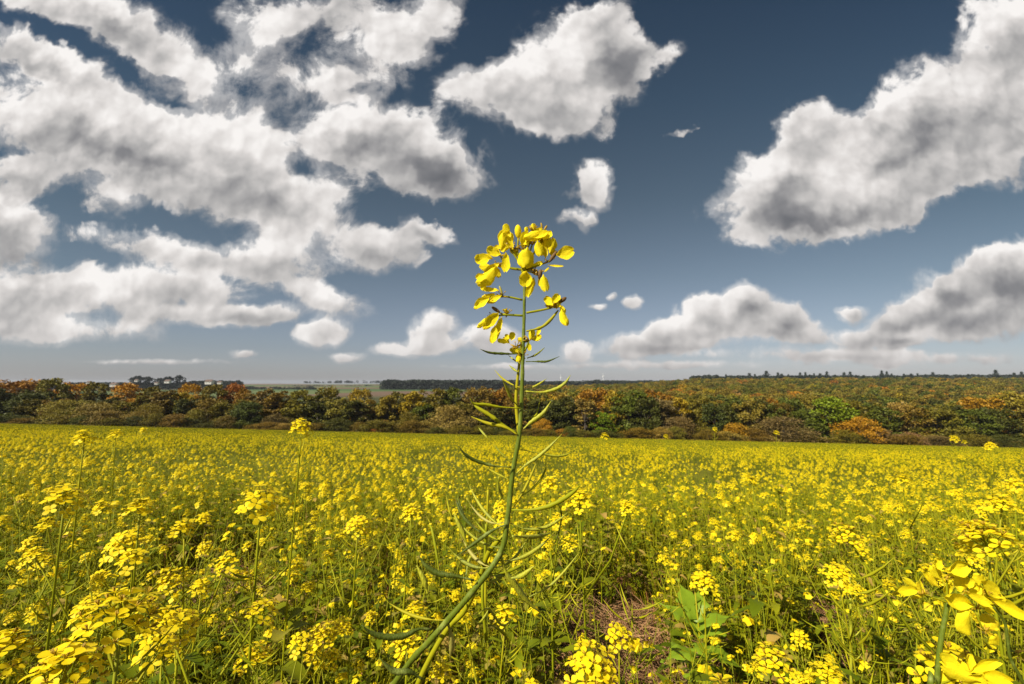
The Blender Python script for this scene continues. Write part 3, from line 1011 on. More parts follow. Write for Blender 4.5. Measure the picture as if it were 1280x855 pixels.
def turbine(px, top, bot, lab):
    Y = 3000.0
    a, b_ = at(px, top, Y), at(px, bot, Y)
    root = link('wind_turbine', None)
    tag(root, lab, 'wind turbine', 'wind turbines beyond the ridge')
    root.location = b_
    h = a.z - b_.z
    mb = MB(); mb.tube([Vector((0, 0, 0)), Vector((0, 0, h))], [2.0, 1.2], 8); mb.build('tower', m_white, root)
    mb = MB(); mb.box((0, -2, h), (2.4, 6, 2.4)); mb.build('nacelle', m_white, root)
    for k in range(3):
        an = R(90 + 120 * k + 14)
        mb = MB()
        d = Vector((math.cos(an), 0, math.sin(an)))
        mb.tube([Vector((0, -7.5, h)) + d * q for q in (1, 5, 17)], [.6, .9, .2], 6)
        mb.build('blade', m_white, root)


turbine(754, 469.5, 480, 'tiny white wind turbine beyond the ridge, after the curved yellow-green pod')
turbine(701, 471, 480, 'tiny faint wind turbine beyond the ridge, behind the pod tips of the tall plant')

# ------------------------------------------------------------------ air
hz, t, out = material('air')
v = t.new('ShaderNodeVolumePrincipled')
v.inputs['Color'].default_value = (.80, .87, 1.0, 1)
v.inputs['Density'].default_value = 0.00006
v.inputs['Anisotropy'].default_value = 0.0
t.l.new(v.outputs[0], out.inputs['Volume'])
lo = min(p_.co.z for p_ in g.data.vertices) - 1.0
mb = MB()
mb.box((0, 4400, (lo + 34.0) / 2), (19000, 9400, 34.0 - lo))
hb_ = mb.build('haze', hz)
tag(hb_, 'thin bluish autumn air between the field and the far ridge', kind='stuff')

# ------------------------------------------------------------------ plant materials
m_petal = leafy('petal_yellow', (.86, .63, .006), (.94, .77, .012), 0.35, 0.55, noise_scale=40, spec=.2)
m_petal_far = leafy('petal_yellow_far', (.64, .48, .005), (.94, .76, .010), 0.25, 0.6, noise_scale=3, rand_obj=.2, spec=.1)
m_stem = leafy('stem_green', (.16, .18, .003), (.38, .37, .009), 0.10, 0.5, noise_scale=25, rand_obj=.3, spec=.15)
m_pod = leafy('pod_green', (.22, .24, .006), (.48, .45, .012), 0.2, 0.5, noise_scale=30, rand_obj=.3, spec=.15)
m_leaf = leafy('leaf_green', (.085, .115, .003), (.27, .30, .010), 0.35, 0.5, noise_scale=14, rand_obj=.4, c3=(.40, .30, .06), spec=.15)
m_bud = leafy('bud_green', (.26, .27, .010), (.52, .46, .012), 0.2, 0.5, noise_scale=40, spec=.15)
m_grass = leafy('grass_green', (.10, .12, .003), (.38, .36, .009), 0.3, 0.5, noise_scale=9, rand_obj=.5, c3=(.55, .27, .08), spec=.15)
m_straw = leafy('dry_straw', (.20, .085, .03), (.52, .30, .14), 0.1, 0.7, noise_scale=12)
m_sepal = leafy('sepal_gold', (.38, .22, .012), (.62, .42, .02), 0.3, 0.5, noise_scale=60)
m_brown = leafy('withered_brown', (.09, .05, .015), (.20, .11, .03), 0.1, 0.7, noise_scale=50)
PM = [m_petal, m_stem, m_bud, m_leaf, m_pod, m_sepal]


def frame(d, up=None):
    d = d.normalized()
    up = up or Vector((0, 0, 1))
    if abs(d.dot(up)) > .98: up = Vector((1, .1, 0)).normalized()
    s_ = d.cross(up).normalized()
    return d, s_, s_.cross(d).normalized()


def petal(mb, o, d, n, L, W, curl=.3, res=2, m=0):
    """spoon-shaped petal from o along d, face normal near n"""
    d, s_, nn = frame(d, n)
    prof = [(0, .10), (.25, .22), (.5, .46), (.72, .52), (.9, .40), (1.0, .16)] if res > 1 else [(0, .12), (.45, .45), (.8, .48), (1.0, .2)]
    rows = []
    for (k, w_) in prof:
        c = o + d * (L * k) + nn * (-curl * L * k * k)
        if res > 1:
            rows.append([c - s_ * W * w_ + nn * W * .10 * w_ * 2, c + nn * -W * .05, c + s_ * W * w_ + nn * W * .10 * w_ * 2])
        else:
            rows.append([c - s_ * W * w_, c + s_ * W * w_])
    mb.grid(rows, m)


def flower(mb, o, axis_, s=1.0, res=1, open_=1.0):
    """four petals in a cross around the axis"""
    ax, u, v = frame(axis_)
    a0 = rnd(0, 6.28)
    L, W = .0085 * s, .0070 * s
    for k in range(4):
        a = a0 + k * math.pi / 2 + rnd(-.12, .12)
        r_ = u * math.cos(a) + v * math.sin(a)
        d = (r_ * open_ + ax * rnd(.25, .6)).normalized()
        petal(mb, o + r_ * .001, d, ax, L * rnd(.9, 1.1), W, rnd(.1, .4), res)
    if res > 1:
        for k in range(5):
            mb.tube([o, o + (ax + rvec() * .35).normalized() * .006 * s], [.0004, .0006], 3, 5)


def head_mesh(nf, rad, res, seedv, buds=10):
    """corymb of open flowers round a tuft of buds; origin at the top of the stalk"""
    random.seed(seedv)
    mb = MB()
    for i in range(nf):
        k = (i + .5) / nf
        a = i * 2.399
        el = R(8 + 62 * (1 - k)) + rnd(-.15, .15)
        d = Vector((math.cos(a) * math.cos(el), math.sin(a) * math.cos(el), math.sin(el)))
        base = Vector((0, 0, -.022 * k + .004))
        tip = base + d * rad * rnd(.75, 1.1)
        if res > 0:
            mb.tube([base, tip], [.0006, .0005], 3, 1, cap=False)
        flower(mb, tip, (d + Vector((0, 0, .5))).normalized(), rnd(.85, 1.12), res)
    for _ in range(buds if res > 0 else 3):
        d = (rvec() * .8 + Vector((0, 0, 1))).normalized()
        p0 = d * rnd(.004, .012) + Vector((0, 0, .005))
        r_ = .0022 if res > 0 else .004
        mb.tube([p0, p0 + d * .003, p0 + d * .0065], [r_ * .5, r_, r_ * .3], 4, 2)
    return mb.mesh('flower_head', PM)


def pod_into(mb, a, b, r_, sag, m=4, sides=5, nseg=6, col_=None):
    """slender seed pod: thin stalk, swollen middle, pointed beak"""
    a, b = Vector(a), Vector(b)
    pts, rr = [], []
    for i in range(nseg + 1):
        k = i / nseg
        pts.append(a.lerp(b, k) + sag * (4 * k * (1 - k)))
        rr.append(r_ * (.28 if k < .25 else .28 + .72 * math.sin(min(1, (k - .25) / .55) * math.pi) ** .6 if k < .8 else .22 * (1.2 - k)))
    rr[-1] = r_ * .1
    mb.tube(pts, rr, sides, m)


def leaf_into(mb, o, d, L, W, m=3, lobes=3, n=7):
    """lobed mustard leaf with a folded midrib"""
    d, s_, nn = frame(d)
    rows = []
    for i in range(n + 1):
        k = i / n
        w_ = W * (math.sin(min(1, k * 1.15 + .06) * math.pi) ** .7 if k < .9 else .35 * (1 - k) * 6)
        w_ *= (1 + .35 * math.cos(k * lobes * 6.28))
        c = o + d * L * k - nn * L * .45 * k * k
        wob = nn * rnd(-.10, .10) * W
        if n > 7:
            w2 = w_ * (.80 + .35 * abs(math.sin(k * 17)))
            rows.append([c - s_ * w2 + nn * w2 * .15 + wob, c - s_ * w_ * .5 + nn * w_ * .28 - wob, c, c + s_ * w_ * .5 + nn * w_ * .28 + wob, c + s_ * w2 + nn * w2 * .1 - wob])
        else:
            rows.append([c - s_ * w_ + nn * w_ * .3 + wob, c, c + s_ * w_ + nn * w_ * .3 - wob])
    mb.grid(rows, m)


def build_plant(h, nheads, seedv, res, col=None, extra=1.0, headscale=1.0):
    """plant prototype in its own space: returns list of (part name, mesh, matrix)"""
    random.seed(seedv)
    parts = []
    st = MB()
    bend = Vector((rnd(-.10, .10), rnd(-.10, .10), 0)) * h
    P = [Vector((0, 0, 0)), bend * .1 + Vector((0, 0, h * .3)), bend * .45 + Vector((0, 0, h * .65)), bend + Vector((0, 0, h))]

    def along(k):
        k *= 3; i = min(2, int(k)); f = k - i
        return P[i].lerp(P[i + 1], f)
    n = 9 if res > 0 else 4
    st.tube([along(i / n) for i in range(n + 1)], [.0032 * (1 - .62 * i / n) for i in range(n + 1)], 5 if res > 0 else 3, 1)
    heads = [(P[3], 1.0)]
    for i in range(nheads - 1):
        k = rnd(.45, .82)
        o = along(k)
        a = i * 2.4 + rnd(-.5, .5)
        L = h * rnd(.16, .34)
        d = Vector((math.cos(a), math.sin(a), rnd(1.0, 2.2))).normalized()
        e = o + d * L
        e.z = min(e.z, h * 1.02)
        mid_ = o.lerp(e, .5) + Vector((d.x, d.y, 0)) * L * .12
        st.tube([o, mid_, e], [.0017, .0014, .0009], 4 if res > 0 else 3, 1)
        heads.append((e, rnd(.55, .95)))
    pd = MB()
    for (e, s_) in heads:                      # pods below each head
        for j in range(int((7 if res > 0 else 3) * extra)):
            a = rnd(0, 6.28)
            z = rnd(.035, .16)
            o = e - Vector((0, 0, z))
            d = Vector((math.cos(a), math.sin(a), rnd(.3, 1.1))).normalized()
            pod_into(pd, o, o + d * rnd(.025, .05), .0014, Vector((0, 0, -.004)), 4, 4 if res > 0 else 3, 4 if res > 0 else 3)
    lf = pd  # leaves join the seed pods in one mesh
    for j in range(int((9 if res > 0 else 5) * extra)):
        k = rnd(.08, .75)
        a = j * 2.4 + rnd(-.4, .4)
        d = Vector((math.cos(a), math.sin(a), rnd(.1, .8)))
        L = rnd(.035, .10) * (1.25 - k)
        leaf_into(lf, along(k), d, L, L * rnd(.16, .3), 3)
    parts.append(('stem', st.mesh('stem', PM), Vector(), 1.0, 0))
    parts.append(("pods_and_leaves", lf.mesh('pods_and_leaves', PM), Vector(), 1.0, 0))
    for (e, s_) in heads:
        parts.append(('flower_head', None, e, s_ * headscale, rnd(0, 6.28)))
    return parts


HEADS_FINE = [head_mesh(n_, r_, 2, 40 + i, 12) for i, (n_, r_) in enumerate([(15, .021), (19, .024), (12, .018), (22, .026)])]
HEADS_MID = [head_mesh(n_, r_, 1, 60 + i, 9) for i, (n_, r_) in enumerate([(14, .021), (18, .024), (11, .018), (21, .026)])]
HEADS_LOW = [head_mesh(n_, r_, 0, 80 + i, 3) for i, (n_, r_) in enumerate([(10, .021), (13, .024)])]

# ------------------------------------------------------------------ the tall plant in front
D = 0.30
random.seed(21)


def q(px, py, dd=0.0): return at(px, py, D + dd)


tall = link('mustard_plant', None)
tag(tall, 'tall flowering mustard plant towering against the sky, its stem lined with curved green pods', 'plant')
tall.location = (-0.235, 0.44, ground(-0.235, 0.44))
bpy.context.view_layer.update()
TI = tall.matrix_world.inverted()


def add_tall(mb, name, mats, parent=None):
    loc = parent or tall
    inv_ = Matrix.Translation(-tall.location)
    mb.v = [inv_ @ Vector(p) for p in mb.v]
    return mb.build(name, mats, loc)


def curve_pts(ctrl, n):
    """Catmull-Rom through control points"""
    c = [Vector(p) for p in ctrl]
    c = [c[0] * 2 - c[1]] + c + [c[-1] * 2 - c[-2]]
    out_ = []
    segs = len(c) - 3
    for i in range(n + 1):
        t_ = i / n * segs
        k = min(segs - 1, int(t_)); f = t_ - k
        p0, p1, p2, p3 = c[k:k + 4]
        out_.append(0.5 * ((2 * p1) + (-p0 + p2) * f + (2 * p0 - 5 * p1 + 4 * p2 - p3) * f * f + (-p0 + 3 * p1 - 3 * p2 + p3) * f ** 3))
    return out_


mat_main_stem = stem_material('tall_stem', (.065, .10, .006), (.17, .21, .012), (.16, .10, .03))
base_pt = Vector((-0.235, 0.44, ground(-0.235, 0.44) - .01))
stem_c = [base_pt, Vector((-.235, .425, base_pt.z + .22)), q(395, 1010, .09), q(495, 852, .03), q(541, 797, .01), q(592, 738), q(626, 690), q(635, 643), q(641, 590), q(649, 545), q(652, 500), q(653.5, 450), q(655, 400), q(655.5, 362), q(655, 338)]
pts_s = curve_pts(stem_c, 80)
mb = MB()
rr = []
for i in range(81):
    k = i / 80
    rr.append(.00185 * (1 - k) ** .6 + .0006 if k > .2 else .0030)
for i in range(len(pts_s)):  # slight knots where pods leave
    rr[i] *= 1 + .10 * math.sin(i * 2.3)
mb.tube(pts_s, rr, 10)
add_tall(mb, 'stem', mat_main_stem)


def branch(ctrl, r0, r1, name='branch', mt=None):
    mb = MB()
    pts_ = curve_pts([q(*c) for c in ctrl], 18)
    mb.tube(pts_, [r0 + (r1 - r0) * i / 18 for i in range(19)], 7)
    return add_tall(mb, name, mt or m_pod)


branch([(649, 546, .004), (645, 500, .008), (649, 455, .010), (652, 425, .012)], .0014, .0009)
b2 = branch([(632, 668, .004), (611, 690, .012), (598, 728, .02), (580, 765, .03), (560, 785, .035), (530, 838, .04), (505, 900, .05)], .0016, .0022)
branch([(608, 655, .06), (606, 700, .06), (603, 745, .05), (608, 800, .05)], .0012, .0014)
branch([(610, 612, .10), (608, 690, .09), (606, 770, .08)], .0011, .0012)


# seed pods: control points in photo pixels with depth, thickness in mm, tone
def z2(x, y): return (540 + x / 3.886, 430 + y / 3.886)
def z3(x, y): return (420 + x / 3.353, 600 + y / 3.353)
def z1(x, y): return (560 + x / 4.75, 270 + y / 4.75)


m_pod_dark = stem_material('pod_dark_green', (.045, .07, .006), (.12, .145, .010), (.10, .06, .02))  # the deeper green of the pod tones
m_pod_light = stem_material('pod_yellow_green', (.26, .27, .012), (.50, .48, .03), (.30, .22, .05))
m_pod_dry = leafy('pod_pale', (.40, .36, .05), (.58, .52, .12), .3, .5, noise_scale=40)
PODS = [
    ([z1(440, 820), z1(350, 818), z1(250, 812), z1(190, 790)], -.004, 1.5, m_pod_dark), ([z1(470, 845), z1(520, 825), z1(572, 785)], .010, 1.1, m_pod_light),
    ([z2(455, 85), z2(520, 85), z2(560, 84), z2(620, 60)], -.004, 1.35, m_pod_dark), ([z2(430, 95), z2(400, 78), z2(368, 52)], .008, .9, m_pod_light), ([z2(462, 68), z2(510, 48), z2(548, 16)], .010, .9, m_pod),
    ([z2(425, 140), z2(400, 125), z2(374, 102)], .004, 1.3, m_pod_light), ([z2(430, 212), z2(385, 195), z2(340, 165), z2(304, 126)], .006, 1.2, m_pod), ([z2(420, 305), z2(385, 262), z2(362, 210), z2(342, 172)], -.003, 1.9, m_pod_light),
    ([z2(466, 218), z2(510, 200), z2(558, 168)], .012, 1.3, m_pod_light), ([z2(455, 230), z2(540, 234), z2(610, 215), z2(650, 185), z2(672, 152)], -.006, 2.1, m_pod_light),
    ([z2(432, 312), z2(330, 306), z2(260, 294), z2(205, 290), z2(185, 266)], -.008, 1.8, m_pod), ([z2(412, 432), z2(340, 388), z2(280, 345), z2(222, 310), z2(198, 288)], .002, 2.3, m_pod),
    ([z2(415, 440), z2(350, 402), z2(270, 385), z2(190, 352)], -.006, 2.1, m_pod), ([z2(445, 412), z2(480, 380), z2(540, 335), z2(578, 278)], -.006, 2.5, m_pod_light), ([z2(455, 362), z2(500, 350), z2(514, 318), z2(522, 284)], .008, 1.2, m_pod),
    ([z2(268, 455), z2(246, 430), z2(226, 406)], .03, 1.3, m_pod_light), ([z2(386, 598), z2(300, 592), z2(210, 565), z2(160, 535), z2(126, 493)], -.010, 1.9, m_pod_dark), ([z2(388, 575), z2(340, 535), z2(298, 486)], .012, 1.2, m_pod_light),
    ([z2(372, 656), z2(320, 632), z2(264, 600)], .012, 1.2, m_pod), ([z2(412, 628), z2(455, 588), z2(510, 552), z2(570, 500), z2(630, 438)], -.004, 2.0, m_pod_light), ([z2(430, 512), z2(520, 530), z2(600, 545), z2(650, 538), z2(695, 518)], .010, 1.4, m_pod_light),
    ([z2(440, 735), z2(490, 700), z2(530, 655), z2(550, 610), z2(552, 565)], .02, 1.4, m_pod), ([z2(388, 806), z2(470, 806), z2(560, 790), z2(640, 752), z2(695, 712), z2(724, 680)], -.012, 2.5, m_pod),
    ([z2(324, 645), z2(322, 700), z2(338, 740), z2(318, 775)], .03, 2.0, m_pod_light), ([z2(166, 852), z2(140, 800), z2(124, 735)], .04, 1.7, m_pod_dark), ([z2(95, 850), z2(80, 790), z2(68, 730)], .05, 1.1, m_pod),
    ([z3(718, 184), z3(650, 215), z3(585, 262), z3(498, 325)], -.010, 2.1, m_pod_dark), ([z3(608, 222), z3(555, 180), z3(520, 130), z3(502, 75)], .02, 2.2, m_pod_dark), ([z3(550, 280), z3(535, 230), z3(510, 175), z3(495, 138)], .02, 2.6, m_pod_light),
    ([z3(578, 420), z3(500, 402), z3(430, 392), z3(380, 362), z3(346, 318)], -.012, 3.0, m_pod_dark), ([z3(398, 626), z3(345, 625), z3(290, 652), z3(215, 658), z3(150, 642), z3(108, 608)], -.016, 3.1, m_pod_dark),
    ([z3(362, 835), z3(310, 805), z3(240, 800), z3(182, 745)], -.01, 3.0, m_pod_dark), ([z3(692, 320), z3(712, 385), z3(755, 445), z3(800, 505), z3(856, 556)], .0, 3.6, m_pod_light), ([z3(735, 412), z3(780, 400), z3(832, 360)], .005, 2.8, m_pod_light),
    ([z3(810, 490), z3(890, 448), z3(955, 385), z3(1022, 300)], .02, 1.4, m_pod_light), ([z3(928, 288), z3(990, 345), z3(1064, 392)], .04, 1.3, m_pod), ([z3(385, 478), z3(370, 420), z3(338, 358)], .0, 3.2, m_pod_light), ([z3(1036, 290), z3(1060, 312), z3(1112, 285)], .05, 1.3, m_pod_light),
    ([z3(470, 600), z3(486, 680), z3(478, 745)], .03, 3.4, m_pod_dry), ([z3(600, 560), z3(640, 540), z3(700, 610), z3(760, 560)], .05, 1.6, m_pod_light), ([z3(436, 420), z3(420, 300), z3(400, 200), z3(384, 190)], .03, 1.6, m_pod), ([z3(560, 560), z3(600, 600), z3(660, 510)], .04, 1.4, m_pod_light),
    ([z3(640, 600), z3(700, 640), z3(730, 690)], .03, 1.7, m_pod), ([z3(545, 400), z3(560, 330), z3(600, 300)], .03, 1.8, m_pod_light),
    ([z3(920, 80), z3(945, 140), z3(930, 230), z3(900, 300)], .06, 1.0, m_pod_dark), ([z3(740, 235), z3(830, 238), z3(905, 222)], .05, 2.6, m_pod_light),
]
for (ctrl, dd, mm, mt) in PODS:
    random.seed(int(ctrl[0][0] * 7))
    mb = MB()
    e = rnd(-.012, .012)
    n_ = len(ctrl)
    cp = [q(c[0], c[1], dd * (.3 + .7 * i / (n_ - 1)) + e * i / (n_ - 1)) for i, c in enumerate(ctrl)]
    pp = curve_pts(cp, 16)
    r_ = mm / 1000.0 * .62
    prof = [.42, .40, .38, .42, .62, .82, .95, 1.0, 1.0, .98, .95, .88, .78, .60, .42, .26, .14]
    prof = [x * (1 + .13 * math.sin(i * 2.9)) for i, x in enumerate(prof)]
    mb.tube(pp, [r_ * x for x in prof], 7)
    pod = add_tall(mb, 'seed_pod', mt)

random.seed(61)
for i in range(14):                          # thin side pods and shoots along the lower half
    o = pts_s[int(80 * rnd(.30, .54))]
    a = rnd(-.9, 1.1) + (math.pi if i % 2 else 0)
    L = rnd(.022, .055)
    d = Vector((math.cos(a), rnd(.1, .9), rnd(.1, .9))).normalized()
    e_ = o + d * L
    mb = MB()
    pod_into(mb, o, e_, rnd(.0009, .0016), Vector((0, 0, -L * rnd(.08, .22))), 0, 6, 9)
    add_tall(mb, 'seed_pod', random.choice([m_pod_light, m_pod, m_pod_light, m_pod_dry]))

# flowers of the tall plant.  Petal: centre and half sizes in the enlarged photo, tilt, depth
mp_bright = petal_material('tall_petal', (.93, .74, .008), (.98, .87, .02), (.88, .60, .010))
mp_gold = petal_material('tall_petal_gold', (.82, .62, .010), (.96, .82, .018), (.60, .38, .012))


def petal_px(parent, c, a, b_, ang, dd, gold=False, tilt=None):
    """one petal, its outline sized from the photo, cupped and veined, turned a little out of the picture plane"""
    x, y = z1(*c)
    s = D / F / 4.75
    L, W = a * 2 * s * 1.10, b_ * 2 * s * 1.16
    o = q(x, y, dd)
    d = Vector((math.cos(R(ang)), rnd(-.35, .35), math.sin(R(ang)))).normalized()
    n = Vector((rnd(-.35, .35), -1, rnd(-.1, .5))).normalized()
    d, s_, nn = frame(d, n)
    mb = MB()
    rows = []
    N, M = 12, 9
    cup = rnd(.10, .30) * random.choice((1, 1, -1))
    seed_ = rnd(0, 50)
    notch = rnd(.0, .10)
    for i in range(N + 1):
        k = i / N
        w_ = (math.sin(math.pi * (k * .93 + .045)) ** .62) * (.62 + .45 * k)
        if k < .12: w_ *= .55
        row = []
        for j in range(M):
            v_ = (j / (M - 1)) * 2 - 1
            ruff = .045 * W * math.sin(v_ * 8 + k * 9 + seed_) + .07 * W * noise.noise(Vector((v_ * 2.2, k * 3.0, seed_)))
            hgt = cup * W * (v_ * v_) + .16 * L * (k - .5) ** 2 + ruff * k
            row.append(o + d * ((k - .5) * L - (notch * L * (1 - abs(v_)) * max(0, k - .75) * 4)) + s_ * v_ * W * .5 * w_ * (1 + .07 * math.sin(k * 11 + seed_)) + nn * hgt)
        rows.append(row)
    mb.grid(rows)
    # give the sheet a back 0.2 mm behind the front
    return add_tall(mb, 'petal', mp_gold if gold else mp_bright, parent)


def flower_part(core, petals, stalk=None, stalk_mat=None, sep=3, name='flower'):
    """pedicel, sepals and stamens in one mesh; petals are its pieces"""
    mb = MB()
    cx, cy_ = z1(*core)
    o = q(cx, cy_)
    if stalk:
        pp = curve_pts([q(*z1(*s)) for s in stalk] + [o], 10)
        mb.tube(pp, [.00085 - .00003 * i for i in range(11)], 6, 0)
    for i in range(sep):
        d = Vector((rnd(-1, 1), rnd(-.6, .6), rnd(-.4, 1))).normalized()
        mb.tube([o, o + d * .002, o + d * .0048], [.0005, .0008, .0002], 5, 1)
    for i in range(4):
        d = Vector((rnd(-1, 1), -rnd(0, 1), rnd(-.2, 1))).normalized()
        mb.tube([o, o + d * .004, o + d * .0048], [.0002, .0002, .0006], 4, 1)
    fo = add_tall(mb, name, [m_stem if not stalk_mat else stalk_mat, m_sepal])
    for (c, a, b_, ang, dd, gold) in petals:
        petal_px(fo, c, a, b_, ang, dd, gold)
    return fo


random.seed(8)
flower_part((400, 190), [((345, 82), 34, 24, 95, .002, 0), ((322, 150), 50, 30, 80, -.001, 0), ((362, 160), 42, 26, 120, -.002, 0), ((350, 120), 30, 24, 60, .003, 1), ((385, 218), 32, 18, 130, .003, 1)], [(450, 318), (425, 260)])
flower_part((310, 235), [((270, 214), 42, 32, 160, -.002, 0), ((205, 262), 42, 38, 185, -.004, 0), ((226, 350), 74, 46, 218, -.005, 0), ((262, 312), 50, 26, 215, -.002, 1), ((346, 278), 54, 27, 268, -.006, 0), ((240, 240), 28, 18, 160, .002, 1), ((190, 360), 26, 20, 200, -.007, 0)], [(450, 320), (370, 310), (330, 270)])
flower_part((440, 200), [((464, 248), 56, 52, 262, -.007, 0), ((455, 140), 46, 36, 60, -.003, 0), ((500, 112), 58, 34, 25, -.005, 0), ((512, 140), 44, 28, 20, -.002, 0), ((470, 165), 40, 24, 40, .002, 1)], [(450, 318), (445, 270)])
flower_part((500, 170), [((548, 118), 44, 28, 20, -.004, 0), ((540, 190), 46, 28, 280, -.006, 0), ((600, 150), 50, 30, 295, -.002, 0), ((622, 190), 42, 20, 265, .002, 1), ((588, 118), 32, 24, 40, -.004, 0), ((566, 160), 32, 22, 310, .0, 1)], [(450, 318), (480, 230)])
flower_part((600, 270), [((570, 212), 36, 22, 100, -.002, 1), ((618, 180), 40, 22, 70, -.003, 0), ((698, 222), 50, 41, 10, -.007, 1), ((640, 298), 44, 8, 350, -.003, 1), ((625, 235), 36, 12, 60, .001, 1)], [(450, 320), (520, 300)])
flower_part((500, 335), [((463, 372), 42, 40, 265, -.008, 0), ((489, 432), 50, 24, 250, -.003, 0), ((505, 395), 30, 14, 265, .001, 1), ((530, 290), 34, 16, 20, .0, 0), ((450, 350), 26, 18, 240, -.003, 1)], [(450, 322)])
flower_part((540, 350), [((575, 398), 48, 28, 278, -.006, 0), ((585, 320), 20, 7, 45, -.002, 1), ((540, 395), 26, 10, 268, .0, 1)], [(455, 322), (500, 315)], m_brown)
flower_part((505, 90), [((508, 66), 22, 18, 90, .003, 0), ((470, 78), 14, 8, 95, .002, 0)], [(450, 318), (470, 200), (495, 140)])
flower_part((320, 475), [((255, 442), 46, 20, 170, -.002, 1), ((205, 512), 48, 28, 215, -.006, 0), ((285, 490), 38, 20, 200, -.003, 0), ((240, 470), 40, 20, 190, .003, 0)], [(442, 498), (380, 485)])
flower_part((350, 585), [((212, 622), 42, 18, 215, -.003, 0), ((262, 612), 48, 32, 225, -.006, 0), ((274, 702), 46, 24, 262, -.004, 0), ((305, 650), 50, 20, 250, .002, 0), ((345, 562), 20, 12, 150, .003, 0)], [(442, 592), (400, 588)])
flower_part((610, 548), [((600, 508), 34, 24, 130, -.003, 0), ((636, 492), 32, 24, 50, -.004, 0), ((688, 600), 48, 26, 282, -.006, 0), ((640, 540), 30, 12, 10, .002, 0)], [(465, 575), (530, 565)])
flower_part((405, 780), [((380, 714), 24, 20, 80, .002, 0), ((322, 748), 30, 17, 170, .0, 0), ((352, 722), 22, 14, 110, .004, 0), ((345, 742), 26, 14, 140, .004, 1)], [(452, 830), (430, 800)])
flower_part((480, 740), [((435, 733), 22, 16, 150, .008, 0), ((492, 704), 34, 22, 80, .006, 0), ((530, 728), 30, 22, 20, .006, 0), ((540, 690), 20, 14, 60, .006, 0), ((482, 775), 24, 14, 280, .008, 0)], [(455, 800), (470, 770)])
flower_part((440, 830), [((410, 800), 42, 22, 170, .006, 0), ((425, 838), 30, 22, 250, .005, 0), ((445, 790), 26, 14, 90, .007, 0)], [(455, 850)])


random.seed(17)
flower_part((360, 180), [((318, 118), 34, 22, 60, .006, 0), ((375, 130), 34, 20, 110, .006, 1), ((340, 196), 30, 20, 200, .006, 0), ((300, 190), 26, 18, 170, .007, 1)], [(450, 320), (400, 240)])
flower_part((560, 150), [((576, 142), 40, 26, 60, .004, 0), ((520, 105), 40, 24, 40, .006, 0), ((560, 196), 36, 24, 270, .004, 1), ((600, 120), 32, 22, 80, .005, 0), ((628, 160), 34, 20, 285, .005, 0), ((545, 92), 26, 18, 70, .003, 0)], [(450, 320), (510, 220)])
flower_part((300, 300), [((288, 330), 38, 22, 300, .004, 1), ((225, 300), 40, 26, 170, .006, 0), ((250, 380), 40, 24, 235, .004, 0)], [(450, 320), (360, 306)])
flower_part((240, 500), [((232, 440), 40, 18, 165, .004, 0), ((262, 500), 34, 18, 190, .004, 1), ((180, 530), 30, 18, 215, .002, 0)], [(442, 498), (330, 478)])
flower_part((270, 600), [((240, 640), 44, 22, 225, .005, 1), ((292, 690), 44, 20, 255, .006, 1), ((196, 645), 30, 14, 212, .004, 0), ((268, 725), 30, 18, 255, .0, 0)], [(442, 592), (330, 588)])
flower_part((640, 530), [((610, 525), 30, 18, 170, .004, 1), ((655, 510), 28, 20, 40, .005, 0), ((680, 560), 30, 18, 290, .003, 0), ((700, 625), 26, 18, 280, .0, 1)], [(465, 575), (590, 550)])


def bud(c, a, b_, ang, stalk, mt):
    mb = MB()
    x, y = z1(*c)
    s = D / F / 4.75
    o = q(x, y, -.002)
    d = Vector((math.cos(R(ang)), 0, math.sin(R(ang))))
    L, W = a * s, b_ * s
    mb.tube([o + d * (k * L) for k in (-1, -.8, -.3, .2, .7, .95, 1.02)], [W * f for f in (.25, .6, .95, 1, .75, .35, .05)], 10, 0)
    pp = curve_pts([q(*z1(*s_)) for s_ in stalk] + [o - d * L], 8)
    mb.tube(pp, [.0006] * 9, 6, 1)
    add_tall(mb, 'bud', [mt, m_bud])


bud((416, 92), 42, 21, 92, [(450, 318), (415, 220)], mp_bright)
bud((462, 82), 18, 9, 95, [(450, 318), (455, 200)], mp_bright)
bud((580, 70), 18, 7, 60, [(520, 140), (560, 100)], m_sepal)
bud((556, 58), 20, 6, 100, [(520, 140), (550, 100)], m_sepal)
bud((284, 556), 30, 11, 145, [(350, 585), (320, 580)], m_brown)
bud((682, 498), 26, 13, 35, [(605, 548), (650, 530)], m_brown)
bud((314, 440), 28, 7, 110, [(322, 475), (320, 465)], m_pod_dry)
bud((625, 240), 42, 12, 55, [(590, 272), (600, 265)], m_brown)
bud((546, 345), 30, 14, 80, [(470, 318), (530, 330)], m_brown)
# the knob the pedicels leave from, and the curved young pod on the right
mb = MB(); o = q(*z1(450, 320)); mb.tube([o + Vector((0, 0, z)) for z in (-.004, -.001, .001, .003)], [.0012, .0021, .0020, .0008], 8); add_tall(mb, 'node', m_stem)
mb = MB(); mb.tube(curve_pts([q(*z1(*c)) for c in ((465, 684), (520, 672), (565, 655), (610, 615), (655, 560))], 12), [.0006, .0006, .0006, .0007, .0012, .0011, .0010, .0012, .0013, .0012, .0010, .0008, .0005], 7); add_tall(mb, 'seed_pod', m_stem)
for (cx, cy_) in ((465, 684), (440, 592), (465, 575), (440, 498)):
    pass

# ------------------------------------------------------------------ the 300 mustard plants nearest the camera
PROTO = {}


def proto(kind, i):
    key = (kind, i)
    if key not in PROTO:
        if kind == 'fine': PROTO[key] = build_plant(.62, 1 + i % 4, 1000 + i, 2, extra=1.5)
        else: PROTO[key] = build_plant(.62, 2 + i % 4, 1100 + i, 1, extra=1.5)
    return PROTO[key]


